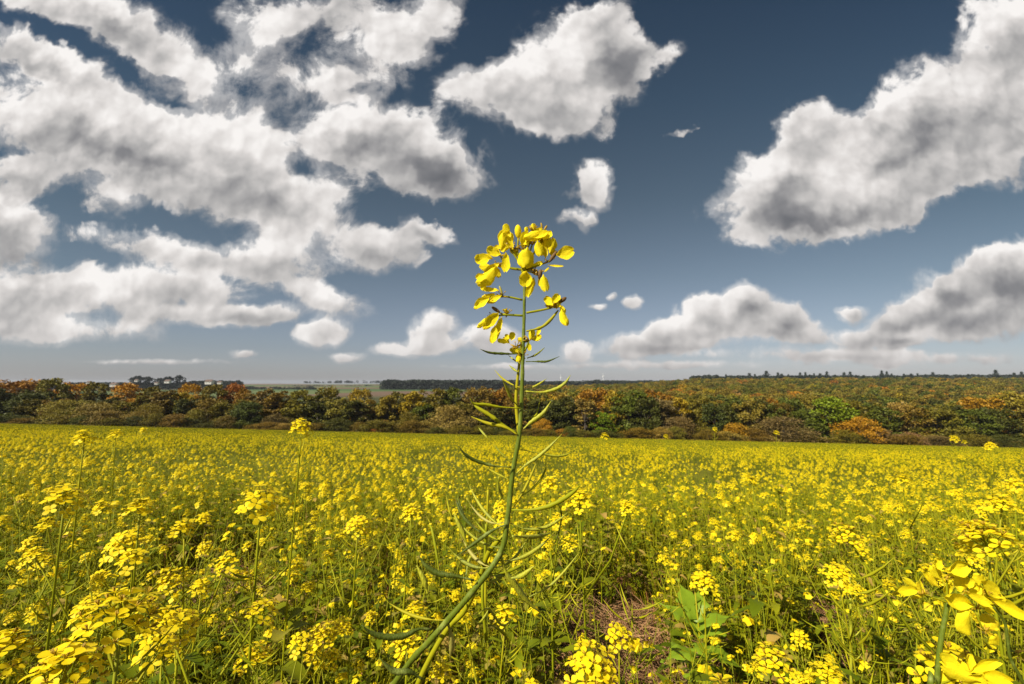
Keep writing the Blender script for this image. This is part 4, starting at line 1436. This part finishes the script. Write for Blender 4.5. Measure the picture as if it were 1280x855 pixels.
def make_plant(x, y, h, kind, i, label, group=None, hs=1.0, lean=(0, 0), rz=None, heads=None):
    parts = proto(kind, i)
    H_ = HEADS_FINE if kind == 'fine' else HEADS_MID
    root = link('mustard_plant', None)
    root.empty_display_size = .1
    tag(root, label, 'plant', group)
    z0 = ground(x, y) - .01
    root.location = (x, y, z0)
    s = h / .62
    root.rotation_euler = (lean[1], lean[0], rnd(0, 6.28) if rz is None else rz)
    k = 0
    for (nm, me, loc, sc, rot) in parts:
        if nm == 'flower_head':
            o = link('flower_head', H_[(i * 3 + k) % len(H_)], root)
            k += 1
            o.location = Vector((loc.x * min(s, 1.15), loc.y * min(s, 1.15), loc.z * s))
            o.scale = (sc * hs * 1.08, sc * hs * 1.08, sc * hs * .8)
            o.rotation_euler = (rnd(-.35, .35), rnd(-.35, .35), rot)
        else:
            o = link(nm, me, root)
            o.scale = (min(s, 1.15), min(s, 1.15), s)
    return root


# told apart by where their heads show: pixel of the top head, its width in pixels
HERO = [
    (365, 528, 23, 'fine', 0, 'lone mustard plant whose round head stands above the field edge, before the dark wood'),
    (100, 541, 34, 'mid', 3, 'mustard plant with flat wide heads breaking the field edge below the pale willows'),
    (148, 537, 18, 'mid', 1, 'mustard plant rising over the field edge below the yellow-green bush'),
    (748, 544, 10, 'fine', 0, 'thin mustard plant with one round head against the wood beside the birch'),
    (968, 540, 7, 'fine', 0, 'single-headed mustard plant standing out against the purplish domed bush'),
    (830, 545, 6, 'fine', 0, 'small single-headed mustard plant against the purplish grey bush'),
    (890, 536, 5, 'fine', 0, 'very thin mustard plant with one tiny head beside the round orange bush'),
    (1212, 547, 12, 'fine', 1, 'mustard plant with small flat heads against the dark bush near the end of the field'),
    (1235, 556, 13, 'mid', 0, 'mustard plant beside the small flat heads, with two heads level with the field edge'),
    (1262, 556, 16, 'mid', 1, 'mustard plant carrying several heads at the end of the field edge'),
    (316, 612, 62, 'mid', 3, 'mustard plant with a broad many-lobed golden head on a dark upright stalk'),
    (70, 612, 66, 'mid', 3, 'mustard plant with long slanting rows of heads beside the picture edge, upper one'),
    (170, 632, 58, 'mid', 2, 'mustard plant with flattened heads below the slanting row of heads'),
    (96, 672, 56, 'mid', 1, 'mustard plant with a wide head over a bare stalk, below the flattened heads'),
    (250, 655, 48, 'mid', 2, 'mustard plant with a loose broad head between two dark stalks'),
    (380, 608, 16, 'fine', 0, 'mustard plant with an oval golden head after the broad many-lobed one'),
    (400, 614, 22, 'mid', 0, 'mustard plant with twin crumbly heads after the oval golden one'),
    (438, 652, 34, 'fine', 3, 'mustard plant with upright pointed petals, before the tall stem'),
    (390, 695, 24, 'fine', 1, 'mustard plant with a dense round head over the reddish soil gap'),
    (325, 712, 20, 'fine', 1, 'mustard plant with a small loose head beside the reddish soil gap'),
    (498, 645, 32, 'mid', 1, 'mustard plant with a crumbly head just before the tall stem'),
    (555, 606, 24, 'mid', 0, 'mustard plant whose head shows close beside the tall stem at mid height'),
    (735, 606, 34, 'mid', 1, 'mustard plant with a bright full head at the tip of the long curved pod'),
    (690, 605, 30, 'mid', 2, 'mustard plant with a loose head between the tall stem and the long curved pod'),
    (768, 788, 38, 'fine', 2, 'mustard plant with a dense head over the bare brown soil'),
    (668, 838, 56, 'fine', 1, 'mustard plant with a large head at the bottom edge beside the brown soil'),
    (885, 812, 62, 'fine', 1, 'mustard plant with big open petals between the green leafy weed and the bottom edge'),
    (880, 738, 34, 'mid', 1, 'mustard plant growing through the bright green leafy weed'),
    (1075, 705, 34, 'mid', 1, 'mustard plant with a pale head on a long straight bare stalk'),
    (1110, 685, 30, 'mid', 2, 'mustard plant with flat loose heads beyond the long bare stalk'),
    (1015, 806, 34, 'mid', 2, 'mustard plant with small heads low in the grass near the bottom edge'),
    (1045, 815, 40, 'mid', 1, 'mustard plant at the foot of the long straight bare stalk'),
    (1190, 615, 38, 'mid', 1, 'mustard plant with flattened heads above the large near cluster'),
    (1262, 662, 78, 'fine', 3, 'mustard plant with a large dark-stalked head cut by the picture edge, above the near cluster'),
    (222, 790, 44, 'fine', 0, 'mustard plant with an upright bright head beside long grass blades'),
    (376, 782, 34, 'fine', 1, 'mustard plant with a round head near the bottom, between grass blades'),
    (393, 815, 34, 'fine', 2, 'mustard plant with drooping petals near the bottom edge'),
    (285, 842, 44, 'fine', 1, 'mustard plant at the bottom edge between the big slanting heads and the drooping one'),
    (90, 742, 40, 'mid', 2, 'mustard plant with a small head crossed by a dark stalk'),
    (145, 762, 44, 'mid', 0, 'mustard plant with a slanting head above the largest near heads'),
    (22, 785, 84, 'fine', 3, 'mustard plant with long spreading petals at the picture edge, above the largest near heads'),
    (45, 822, 96, 'fine', 3, 'mustard plant with a spiky fan of petals in the bottom corner'),
    (118, 812, 108, 'fine', 1, 'mustard plant with the largest blurred slanting head along the bottom edge'),
    (500, 800, 46, 'fine', 2, 'mustard plant with a head showing behind the tall plant\'s bending stem'),
    (492, 752, 34, 'mid', 1, 'mustard plant with loose heads above the bend of the tall stem'),
    (600, 775, 40, 'mid', 2, 'mustard plant with heads tangled behind the tall plant\'s pods'),
    (660, 640, 22, 'mid', 0, 'mustard plant with a small head touching the tall stem\'s outer side'),
    (970, 600, 22, 'mid', 0, 'mustard plant with a pale small head mid field, above the leafy weed'),
    (1140, 592, 22, 'mid', 1, 'mustard plant with a flat head well below the low dark bush'),
    (1250, 600, 34, 'mid', 2, 'mustard plant with crowded heads near the picture edge, below the field edge'),
    (1235, 835, 96, 'fine', 3, 'mustard plant with a mass of petals at the bottom edge beneath the near cluster'),
]
random.seed(15)
placed = []
for (px, py, wpx, kind, i, lab) in HERO:
    d = .050 * F / wpx
    if kind == 'fine' and i == 0: d = .040 * F / wpx
    d = min(d * (1.28 if (px < 560 and 560 < py < 780) else 1.1), 3.6)
    # ray() already accounts for the stretch of the wide lens away from the centre
    a = abs(px - 640) / F
    d *= math.sqrt(1 + a * a * .55)
    p_ = at(px, py + (wpx * .25), d)
    h = p_.z - ground(p_.x, d) + .01
    if h > 1.05:
        pass
    make_plant(p_.x, d, h, kind, i, lab, None, 1.05 if kind == 'fine' else 1.0)
    o = COL.objects[-1]
    placed.append((p_.x, d))

# the near cluster in the bottom corner: its own plant, petals traced like those of the tall one
nearp = link('mustard_plant', None)
tag(nearp, 'mustard plant with big spoon-shaped petals close by in the bottom corner, on two thick stalks', 'plant')
nearp.location = (.42, .40, ground(.42, .40))
tall_keep = tall
tall = nearp


def z4(x, y): return (1080 + x / 3.975, 640 + y / 3.975)


z1_keep = z1
DN = 0.36


def petal_near(parent, c, a, b_, ang, dd, gold=False):
    global z1, D
    z1_, D_ = z1, D
    z1, D = z4, DN
    s_ = 3.975 / 4.75
    r_ = petal_px(parent, c, a / s_ * .95, b_ / s_ * .98, ang, dd, gold)
    z1, D = z1_, D_
    return r_


def near_flower(core, petals, stalk):
    global z1, D
    z1_, D_ = z1, D
    z1, D = z4, DN
    fo = flower_part(core, [], stalk)
    z1, D = z1_, D_
    for p_ in petals: petal_near(fo, *p_)


random.seed(4)
def qn(x, y, dd=0.0):
    a_, b_ = z4(x, y)
    return at(a_, b_, DN + dd)


gb = Vector((.42, .40, ground(.42, .40)))
mb = MB(); mb.tube(curve_pts([gb, Vector((.395, .38, gb.z + .22)), Vector((.365, .368, gb.z + .42)), qn(352, 1010), qn(362, 855), qn(372, 720), qn(388, 600), qn(408, 500), qn(415, 440)], 30), [.0024 - .00003 * i for i in range(31)], 9); add_tall(mb, 'stem', mat_main_stem)
mb = MB(); mb.tube(curve_pts([gb, Vector((.435, .385, gb.z + .22)), Vector((.435, .372, gb.z + .42)), qn(850, 1010), qn(812, 890), qn(770, 810), qn(725, 720), qn(712, 620), qn(696, 540), qn(640, 470)], 30), [.0017 - .00003 * i for i in range(31)], 8); add_tall(mb, 'branch', m_pod_dark)
near_flower((410, 330), [((355, 256), 25, 24, 95, 0, 0), ((365, 305), 36, 26, 120, .004, 0), ((456, 275), 46, 36, 15, -.004, 0), ((455, 318), 40, 28, 340, .002, 0), ((405, 370), 30, 24, 270, .004, 0), ((320, 325), 44, 16, 140, .006, 0), ((345, 345), 34, 18, 130, .004, 1)], [(415, 450), (412, 390)])
near_flower((500, 400), [((448, 436), 60, 36, 165, -.006, 0), ((498, 364), 36, 30, 60, .0, 0), ((520, 350), 24, 22, 80, -.003, 0), ((540, 385), 34, 26, 20, .004, 0)], [(415, 450), (450, 420)])
near_flower((560, 480), [((522, 556), 52, 46, 268, -.010, 0), ((640, 550), 36, 42, 290, .004, 1), ((560, 432), 56, 22, 335, -.006, 0), ((480, 480), 34, 10, 180, .003, 1)], [(415, 460), (480, 470)])
near_flower((600, 400), [((574, 336), 28, 26, 90, .0, 0), ((618, 375), 62, 34, 325, -.002, 0), ((590, 410), 46, 30, 300, .004, 0), ((650, 400), 44, 26, 320, .002, 1)], [(640, 470), (625, 430)])
near_flower((640, 450), [((715, 480), 82, 24, 330, -.006, 0), ((690, 450), 62, 24, 335, .002, 0), ((600, 470), 44, 18, 320, .0, 0)], [(696, 540), (670, 490)])
near_flower((600, 590), [((660, 640), 28, 32, 300, -.004, 0), ((618, 605), 24, 10, 320, .0, 1)], [(560, 500), (575, 550)])
near_flower((290, 410), [((206, 390), 50, 22, 180, -.004, 0), ((240, 356), 44, 15, 150, .002, 0), ((275, 375), 30, 10, 110, .0, 1), ((272, 420), 34, 8, 200, .002, 1), ((290, 380), 34, 8, 95, .003, 1)], [(415, 450), (340, 425)])
near_flower((560, 800), [((430, 750), 62, 30, 145, -.004, 0), ((480, 800), 70, 34, 160, -.008, 0), ((590, 760), 70, 26, 20, -.002, 0), ((640, 820), 64, 30, 350, -.006, 0), ((540, 840), 60, 40, 250, -.008, 0), ((420, 830), 44, 36, 220, .0, 0), ((700, 850), 50, 30, 330, .0, 0), ((520, 750), 40, 24, 80, .004, 0)], [(372, 855), (450, 830)])
tall = tall_keep

# leafy weed and the long bare stalk
weed = link('leafy_weed', None)
tag(weed, 'bright green broad-leaved weed standing among the mustard near the brown soil', 'plant')
wp = at(870, 768, 1.62)
weed.location = (wp.x, 1.62, ground(wp.x, 1.62))
random.seed(9)
m_weed = leafy('weed_leaf', (.15, .24, .012), (.30, .42, .02), .35, .45, noise_scale=10)
hh = at(862, 705, 1.62).z - weed.location.z
mb = MB(); mb.tube([Vector((0, 0, 0)), Vector((.01, 0, hh * .5)), Vector((0, 0, hh * .8))], [.005, .004, .002], 7); mb.build('stem', m_stem, weed)
for (dx, z0, L, W, a, up) in [(-.01, .62, .13, .032, 100, 2.4), (.0, .55, .14, .036, 140, .9), (0, .6, .13, .03, 60, 1.6), (.0, .5, .17, .036, 20, .35), (0, .42, .16, .035, -20, .1), (0, .38, .15, .04, 200, .5), (0, .3, .16, .038, 330, .0), (0, .3, .14, .035, 250, .1), (0, .55, .15, .03, 0, .8), (0, .2, .15, .04, 300, .1), (0, .45, .12, .03, 270, .4)]:
    mb = MB()
    leaf_into(mb, Vector((dx, 0, hh * z0)), Vector((math.cos(R(a)), math.sin(R(a)), up)), L, W * 1.1, 0, 2, 16)
    mb.build('leaf', m_weed, weed)

stalk = link('mustard_plant', None)
tag(stalk, 'bare pale green stalk of mustard standing straight up, with small side pods and no flowers', 'plant')
sp_ = at(1058, 800, 1.35)
stalk.location = (sp_.x, 1.35, ground(sp_.x, 1.35))
mb = MB()
tp = at(1062, 716, 1.35) - stalk.location
mb.tube([Vector((0, 0, 0)), Vector((.002, 0, .2)), tp * .8, tp], [.0045, .0042, .0036, .0024], 7); mb.build('stem', m_pod_light, stalk)
for i in range(10):
    mb = MB()
    o = tp * (.55 + .04 * i)
    a = i * 2.1
    pod_into(mb, o, o + Vector((math.cos(a), math.sin(a) * .5, .9)).normalized() * .05, .0018, Vector((0, 0, -.006)), 0)
    mb.build('seed_pod', m_pod_light, stalk)


def blob_size(i): return .66


# fill up to three hundred with neighbours of the same kinds
def zone_label(px, py, h, nh, i):
    """say where the plant's top shows, by what stands nearest to it in the photo"""
    marks = [(30, 560, 'the pale willows'), (140, 700, 'the slanting heads'), (270, 740, 'the reddish soil gap'), (330, 580, 'the lone head at the field edge'), (440, 700, 'the upright pointed petals'),
             (560, 700, 'the bend of the tall stem'), (600, 590, 'the lower pods of the tall plant'), (700, 690, 'the pale pods beside the tall stem'), (760, 740, 'the bare brown soil'), (870, 720, 'the green leafy weed'),
             (760, 590, 'the khaki-gold birch'), (960, 590, 'the purplish domed bush'), (1060, 760, 'the long bare stalk'), (1050, 600, 'the bright green tree'), (1190, 590, 'the low dark bush'), (1200, 740, 'the near corner cluster'), (980, 700, 'the grassy middle ground')]
    m_ = min(marks, key=lambda k: (k[0] - px) ** 2 + ((k[1] - py) * 1.6) ** 2)
    size = 'short' if h < .54 else ('tall' if h > .66 else 'middling')
    num = {1: 'one head', 2: 'two heads', 3: 'three heads', 4: 'four heads', 5: 'five heads', 6: 'six heads'}[nh]
    rel = ('before' if px < m_[0] else 'past') + (' and above' if py < m_[1] - 18 else (' and below' if py > m_[1] + 18 else ''))
    return '%s mustard plant with %s, %s %s' % (size, num, rel, m_[2])


def project(p):
    v = p - Vector((0, 0, CAM_H))
    cz = v.y * math.cos(PITCH) + v.z * math.sin(PITCH)
    cyy = -v.y * math.sin(PITCH) + v.z * math.cos(PITCH)
    return 640 + v.x / cz * F, 427.5 - cyy / cz * F


random.seed(99)
N_FIELD = 300 - len(HERO) - 3
cells = {}
pl = []
tries = 0
while len(pl) < N_FIELD and tries < 40000:
    tries += 1
    d = .95 + 2.35 * math.sqrt(random.random())
    x = rnd(-1.32, 1.32) * d
    if abs(x) < .10 * d + .02 and d < 1.2: continue
    if soil_patch(x, d) > .12: continue
    if any((x - a) ** 2 + (d - b_) ** 2 < .10 ** 2 for (a, b_) in placed): continue
    placed.append((x, d)); pl.append((x, d))
pl.sort(key=lambda p: p[1])
for n_, (x, d) in enumerate(pl):
    h = rnd(.46, .72)
    if d < 1.5: h *= .88
    if soil_patch(x * 1.0, d + .35) > .3 or soil_patch(x, d + .6) > .3: h *= .62
    kind = 'fine' if d < 1.3 else 'mid'
    i = n_ % 4 if kind == 'fine' else n_ % 8
    nh = len([1 for p_ in proto(kind, i) if p_[0] == 'flower_head'])
    px, py = project(Vector((x, d, ground(x, d) + h)))
    if px < -60 or px > 1340:
        pass
    make_plant(x, d, h, kind, i, zone_label(px, py, h, nh, n_), 'mustard plants filling the near field', rnd(.65, .95), (rnd(-.1, .1), rnd(-.1, .1)))
FAR0 = 3.2

# ------------------------------------------------------------------ the rest of the field, past three hundred
def joined_plant(h, nheads, seedv, res):
    """whole plant as one mesh for the far field"""
    parts = build_plant(h, nheads, seedv, res, extra=1.3)
    mb = MB()
    HL = HEADS_MID if res > 0 else HEADS_LOW
    random.seed(seedv + 5)
    for (nm, me, loc, sc, rot) in parts:
        if nm == 'flower_head':
            me = random.choice(HL)
        M_ = Matrix.Translation(loc) @ Matrix.Rotation(rot, 4, 'Z') @ Matrix.Scale(sc * .84, 4)
        b = len(mb.v)
        mb.v.extend([M_ @ v.co for v in me.vertices])
        for p in me.polygons:
            mb.f.append(tuple(b + q_ for q_ in p.vertices)); mb.m.append(p.material_index); mb.sm.append(p.use_smooth)
    return mb


m_leaf_far = leafy('leaf_shaded_far', (.045, .075, .004), (.17, .20, .010), 0.25, 0.6, noise_scale=2, rand_obj=.3, spec=.1)  # darker than the near leaves: canopy self-shadow put into the colour
m_pod_far = leafy('pod_shaded_far', (.12, .14, .005), (.27, .27, .010), 0.15, 0.6, noise_scale=2, rand_obj=.3, spec=.1)  # stalks and pods darkened likewise, canopy shade in their colour
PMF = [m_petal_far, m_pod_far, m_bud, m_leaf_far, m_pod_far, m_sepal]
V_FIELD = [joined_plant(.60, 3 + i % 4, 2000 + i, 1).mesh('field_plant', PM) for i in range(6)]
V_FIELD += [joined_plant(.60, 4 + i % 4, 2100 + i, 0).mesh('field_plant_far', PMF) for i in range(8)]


def petal_tuft(mb, c, r_, n, s):
    for _ in range(n):
        d = rvec(); d.z = abs(d.z) * .8 + .1
        o = c + Vector((d.x * r_, d.y * r_, d.z * r_ * .7))
        nn = (d + Vector((0, 0, .6)) + rvec() * .5).normalized()
        a = nn.orthogonal().normalized(); b_ = nn.cross(a)
        mb.face([o - a * s, o - b_ * s, o + a * s, o + b_ * s], 0)


def patch(size, n, seedv, tufts=6, blade=True):
    """square of canopy: many small heads on thin stalks over green"""
    random.seed(seedv)
    mb = MB()
    for _ in range(n):
        x, y = rnd(-size, size) / 2, rnd(-size, size) / 2
        h = rnd(.36, .66) + .05 * noise.noise(Vector((x * 2, y * 2, seedv)))
        k = random.choice((1, 2, 2, 3))
        for j in range(k):
            c = Vector((x + rnd(-.08, .08), y + rnd(-.08, .08), h - rnd(0, .10)))
            petal_tuft(mb, c, rnd(.012, .026), tufts, rnd(.007, .011))
        mb.face([Vector((x - .003, y, 0)), Vector((x + .003, y, 0)), Vector((x + .002, y, h)), Vector((x - .002, y, h))], 1)
        for j in range(13):
            o = Vector((x + rnd(-.16, .12), y + rnd(-.1, .1), h * rnd(.45, .95)))
            a = rvec(); a.z = abs(a.z) + .3
            b_ = a.orthogonal().normalized() * rnd(.006, .016)
            mb.face([o - b_, o + b_ * .3, o + a.normalized() * rnd(.04, .1), o - b_ * .6], 3 if j % 2 else 4)
    return mb.mesh('field_patch', PMF)


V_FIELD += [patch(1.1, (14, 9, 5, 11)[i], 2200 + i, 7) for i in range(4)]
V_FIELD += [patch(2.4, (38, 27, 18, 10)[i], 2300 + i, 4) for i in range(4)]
slope = Euler((-math.atan(.118), math.atan(.0235), 0)).to_matrix()
random.seed(123)
pts = []


def pickp(x, y):
    v = noise.noise(Vector((x / 5.0, y / 7.0, 2.0))) + rnd(-.35, .35)
    return 0 if v > .22 else (3 if v > .05 else (1 if v > -.2 else 2)) if y < 44 else (0 if v > .2 else (1 if v > -.05 else (2 if v > -.3 else 3)))


def field_pt(x, y, s, v, tilt=True):
    rz = rnd(0, 6.28)
    m_ = slope @ Matrix.Rotation(rz, 3, 'Z') if tilt else Matrix.Rotation(rz, 3, 'Z')
    e = m_.to_euler()
    pts.append((Vector((x, y, ground(x, y) - .01)), tuple(e), s, v))


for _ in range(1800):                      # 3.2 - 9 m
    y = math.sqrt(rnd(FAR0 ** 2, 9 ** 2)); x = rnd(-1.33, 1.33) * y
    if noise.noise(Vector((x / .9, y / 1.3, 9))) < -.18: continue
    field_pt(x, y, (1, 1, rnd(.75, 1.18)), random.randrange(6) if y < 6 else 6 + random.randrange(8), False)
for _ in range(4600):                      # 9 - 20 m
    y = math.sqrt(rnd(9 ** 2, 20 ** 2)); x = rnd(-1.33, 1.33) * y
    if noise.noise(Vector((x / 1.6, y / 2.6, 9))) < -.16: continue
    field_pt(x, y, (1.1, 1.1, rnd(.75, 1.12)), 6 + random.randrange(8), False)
y = 14.0
while y < 45:
    x = -1.35 * y
    while x < 1.35 * y:
        field_pt(x + rnd(-.3, .3), y + rnd(-.3, .3), (1, 1, rnd(.85, 1.05)), 14 + pickp(x, y))
        x += 1.0
    y += 1.0
y = 44.0
while y < FIELD_END:
    x = -1.35 * y
    while x < 1.35 * y:
        field_pt(x + rnd(-.5, .5), y + rnd(-.5, .5), (1, 1, rnd(.85, 1.05) * (1.0 if y < 112 else .75)), 18 + (pickp(x, y) if y < 108 else 3))
        x += 2.1
    y += 2.1
scatter('mustard_field_flowers', V_FIELD, pts, 'dense yellow mustard crop running on as one mass to the wood')

def petal_tuft2(mb, c, r_, n, s):
    b = len(mb.m)
    petal_tuft(mb, c, r_, n, s)
    for i in range(b, len(mb.m)): mb.m[i] = 5


# grass, young weeds and litter between the near plants
def tuft_mesh(kind, seedv):
    random.seed(seedv)
    mb = MB()
    if kind == 'grass':
        for _ in range(26):
            a = rnd(0, 6.28); L = rnd(.10, .34)
            o = Vector((rnd(-.05, .05), rnd(-.05, .05), 0))
            d = Vector((math.cos(a), math.sin(a), 0))
            s_ = Vector((-d.y, d.x, 0)) * rnd(.0012, .003)
            ln = rnd(.1, .5)
            rows = []
            for k in (0, .35, .7, 1):
                c = o + Vector((0, 0, L * (k - .25 * ln * k * k))) + d * L * ln * k * k
                rows.append([c - s_ * (1.05 - k), c + s_ * (1.05 - k)])
            mb.grid(rows, 0)
    elif kind == 'weed':
        for _ in range(14):
            a = rnd(0, 6.28)
            leaf_into(mb, Vector((rnd(-.03, .03), rnd(-.03, .03), rnd(0, .12))), Vector((math.cos(a), math.sin(a), rnd(.2, 1.4))), rnd(.05, .11), rnd(.010, .02), 1, 3)
    elif kind == 'twiggy':
        for _ in range(9):
            a = rnd(0, 6.28); L = rnd(.2, .5)
            o = Vector((rnd(-.04, .04), rnd(-.04, .04), 0))
            t_ = o + Vector((math.cos(a) * .25, math.sin(a) * .25, 1)) * L
            mb.tube([o, o.lerp(t_, .5) + rvec() * .01, t_], [.0016, .0012, .0007], 4, 2)
            for j in range(7):
                c = o.lerp(t_, rnd(.3, 1))
                b_ = rnd(0, 6.28)
                pod_into(mb, c, c + Vector((math.cos(b_), math.sin(b_), rnd(.2, 1.2))).normalized() * rnd(.02, .05), .0015, Vector((0, 0, -.003)), 3, 3, 4)
            if random.random() < .45:
                petal_tuft2(mb, t_, rnd(.006, .014), 7, rnd(.005, .008))
            for j in range(4):
                c = o.lerp(t_, rnd(.2, .9)); b_ = rnd(0, 6.28)
                leaf_into(mb, c, Vector((math.cos(b_), math.sin(b_), rnd(0, .8))), rnd(.03, .07), rnd(.005, .012), 1, 3)
    else:
        for _ in range(22):
            a = rnd(0, 6.28); L = rnd(.05, .22)
            o = Vector((rnd(-.12, .12), rnd(-.12, .12), rnd(.002, .04)))
            d = Vector((math.cos(a), math.sin(a), rnd(-.1, .35)))
            mb.tube([o, o + d * L * .5 + Vector((0, 0, .006)), o + d * L], [.0018, .0016, .0008], 4, 4)
    return mb.mesh(kind, [m_grass, m_leaf, m_stem, m_pod, m_straw, m_petal])


GV = [tuft_mesh('grass', 1 + i) for i in range(4)] + [tuft_mesh('weed', 11 + i) for i in range(3)] + [tuft_mesh('twiggy', 21 + i) for i in range(5)] + [tuft_mesh('straw', 31 + i) for i in range(3)]
pts = []
random.seed(321)
for _ in range(3600):
    y = .55 + 5.2 * random.random() ** .75; x = rnd(-1.35, 1.35) * y
    sp__ = soil_patch(x, y)
    v = random.choice([0, 1, 2, 3, 0, 1, 4, 5, 6, 7, 8, 9, 10, 11, 7, 8, 9, 10, 11, 12])
    if sp__ > .3 and random.random() < .85: v = 12 + random.randrange(3)
    s = rnd(.7, 1.3)
    if y < .9: s *= .6
    if v < 12 and sp__ > .3: s *= .5
    pts.append((Vector((x, y, ground(x, y) - .005)), (rnd(-.15, .15), rnd(-.15, .15), rnd(0, 6.28)), (s, s, s * rnd(.7, 1.25)), v))
for (cx, cy_, r_) in SOIL:
    for _ in range(26):
        a = rnd(0, 6.28); k = r_ * math.sqrt(random.random())
        x, y = cx + math.cos(a) * k, cy_ + math.sin(a) * k
        pts.append((Vector((x, y, ground(x, y))), (0, 0, rnd(0, 6.28)), 1.0, 12 + random.randrange(3)))
scatter('undergrowth', GV, pts, 'tangle of grass, young weeds, thin pod stalks and dry straw under the mustard plants')
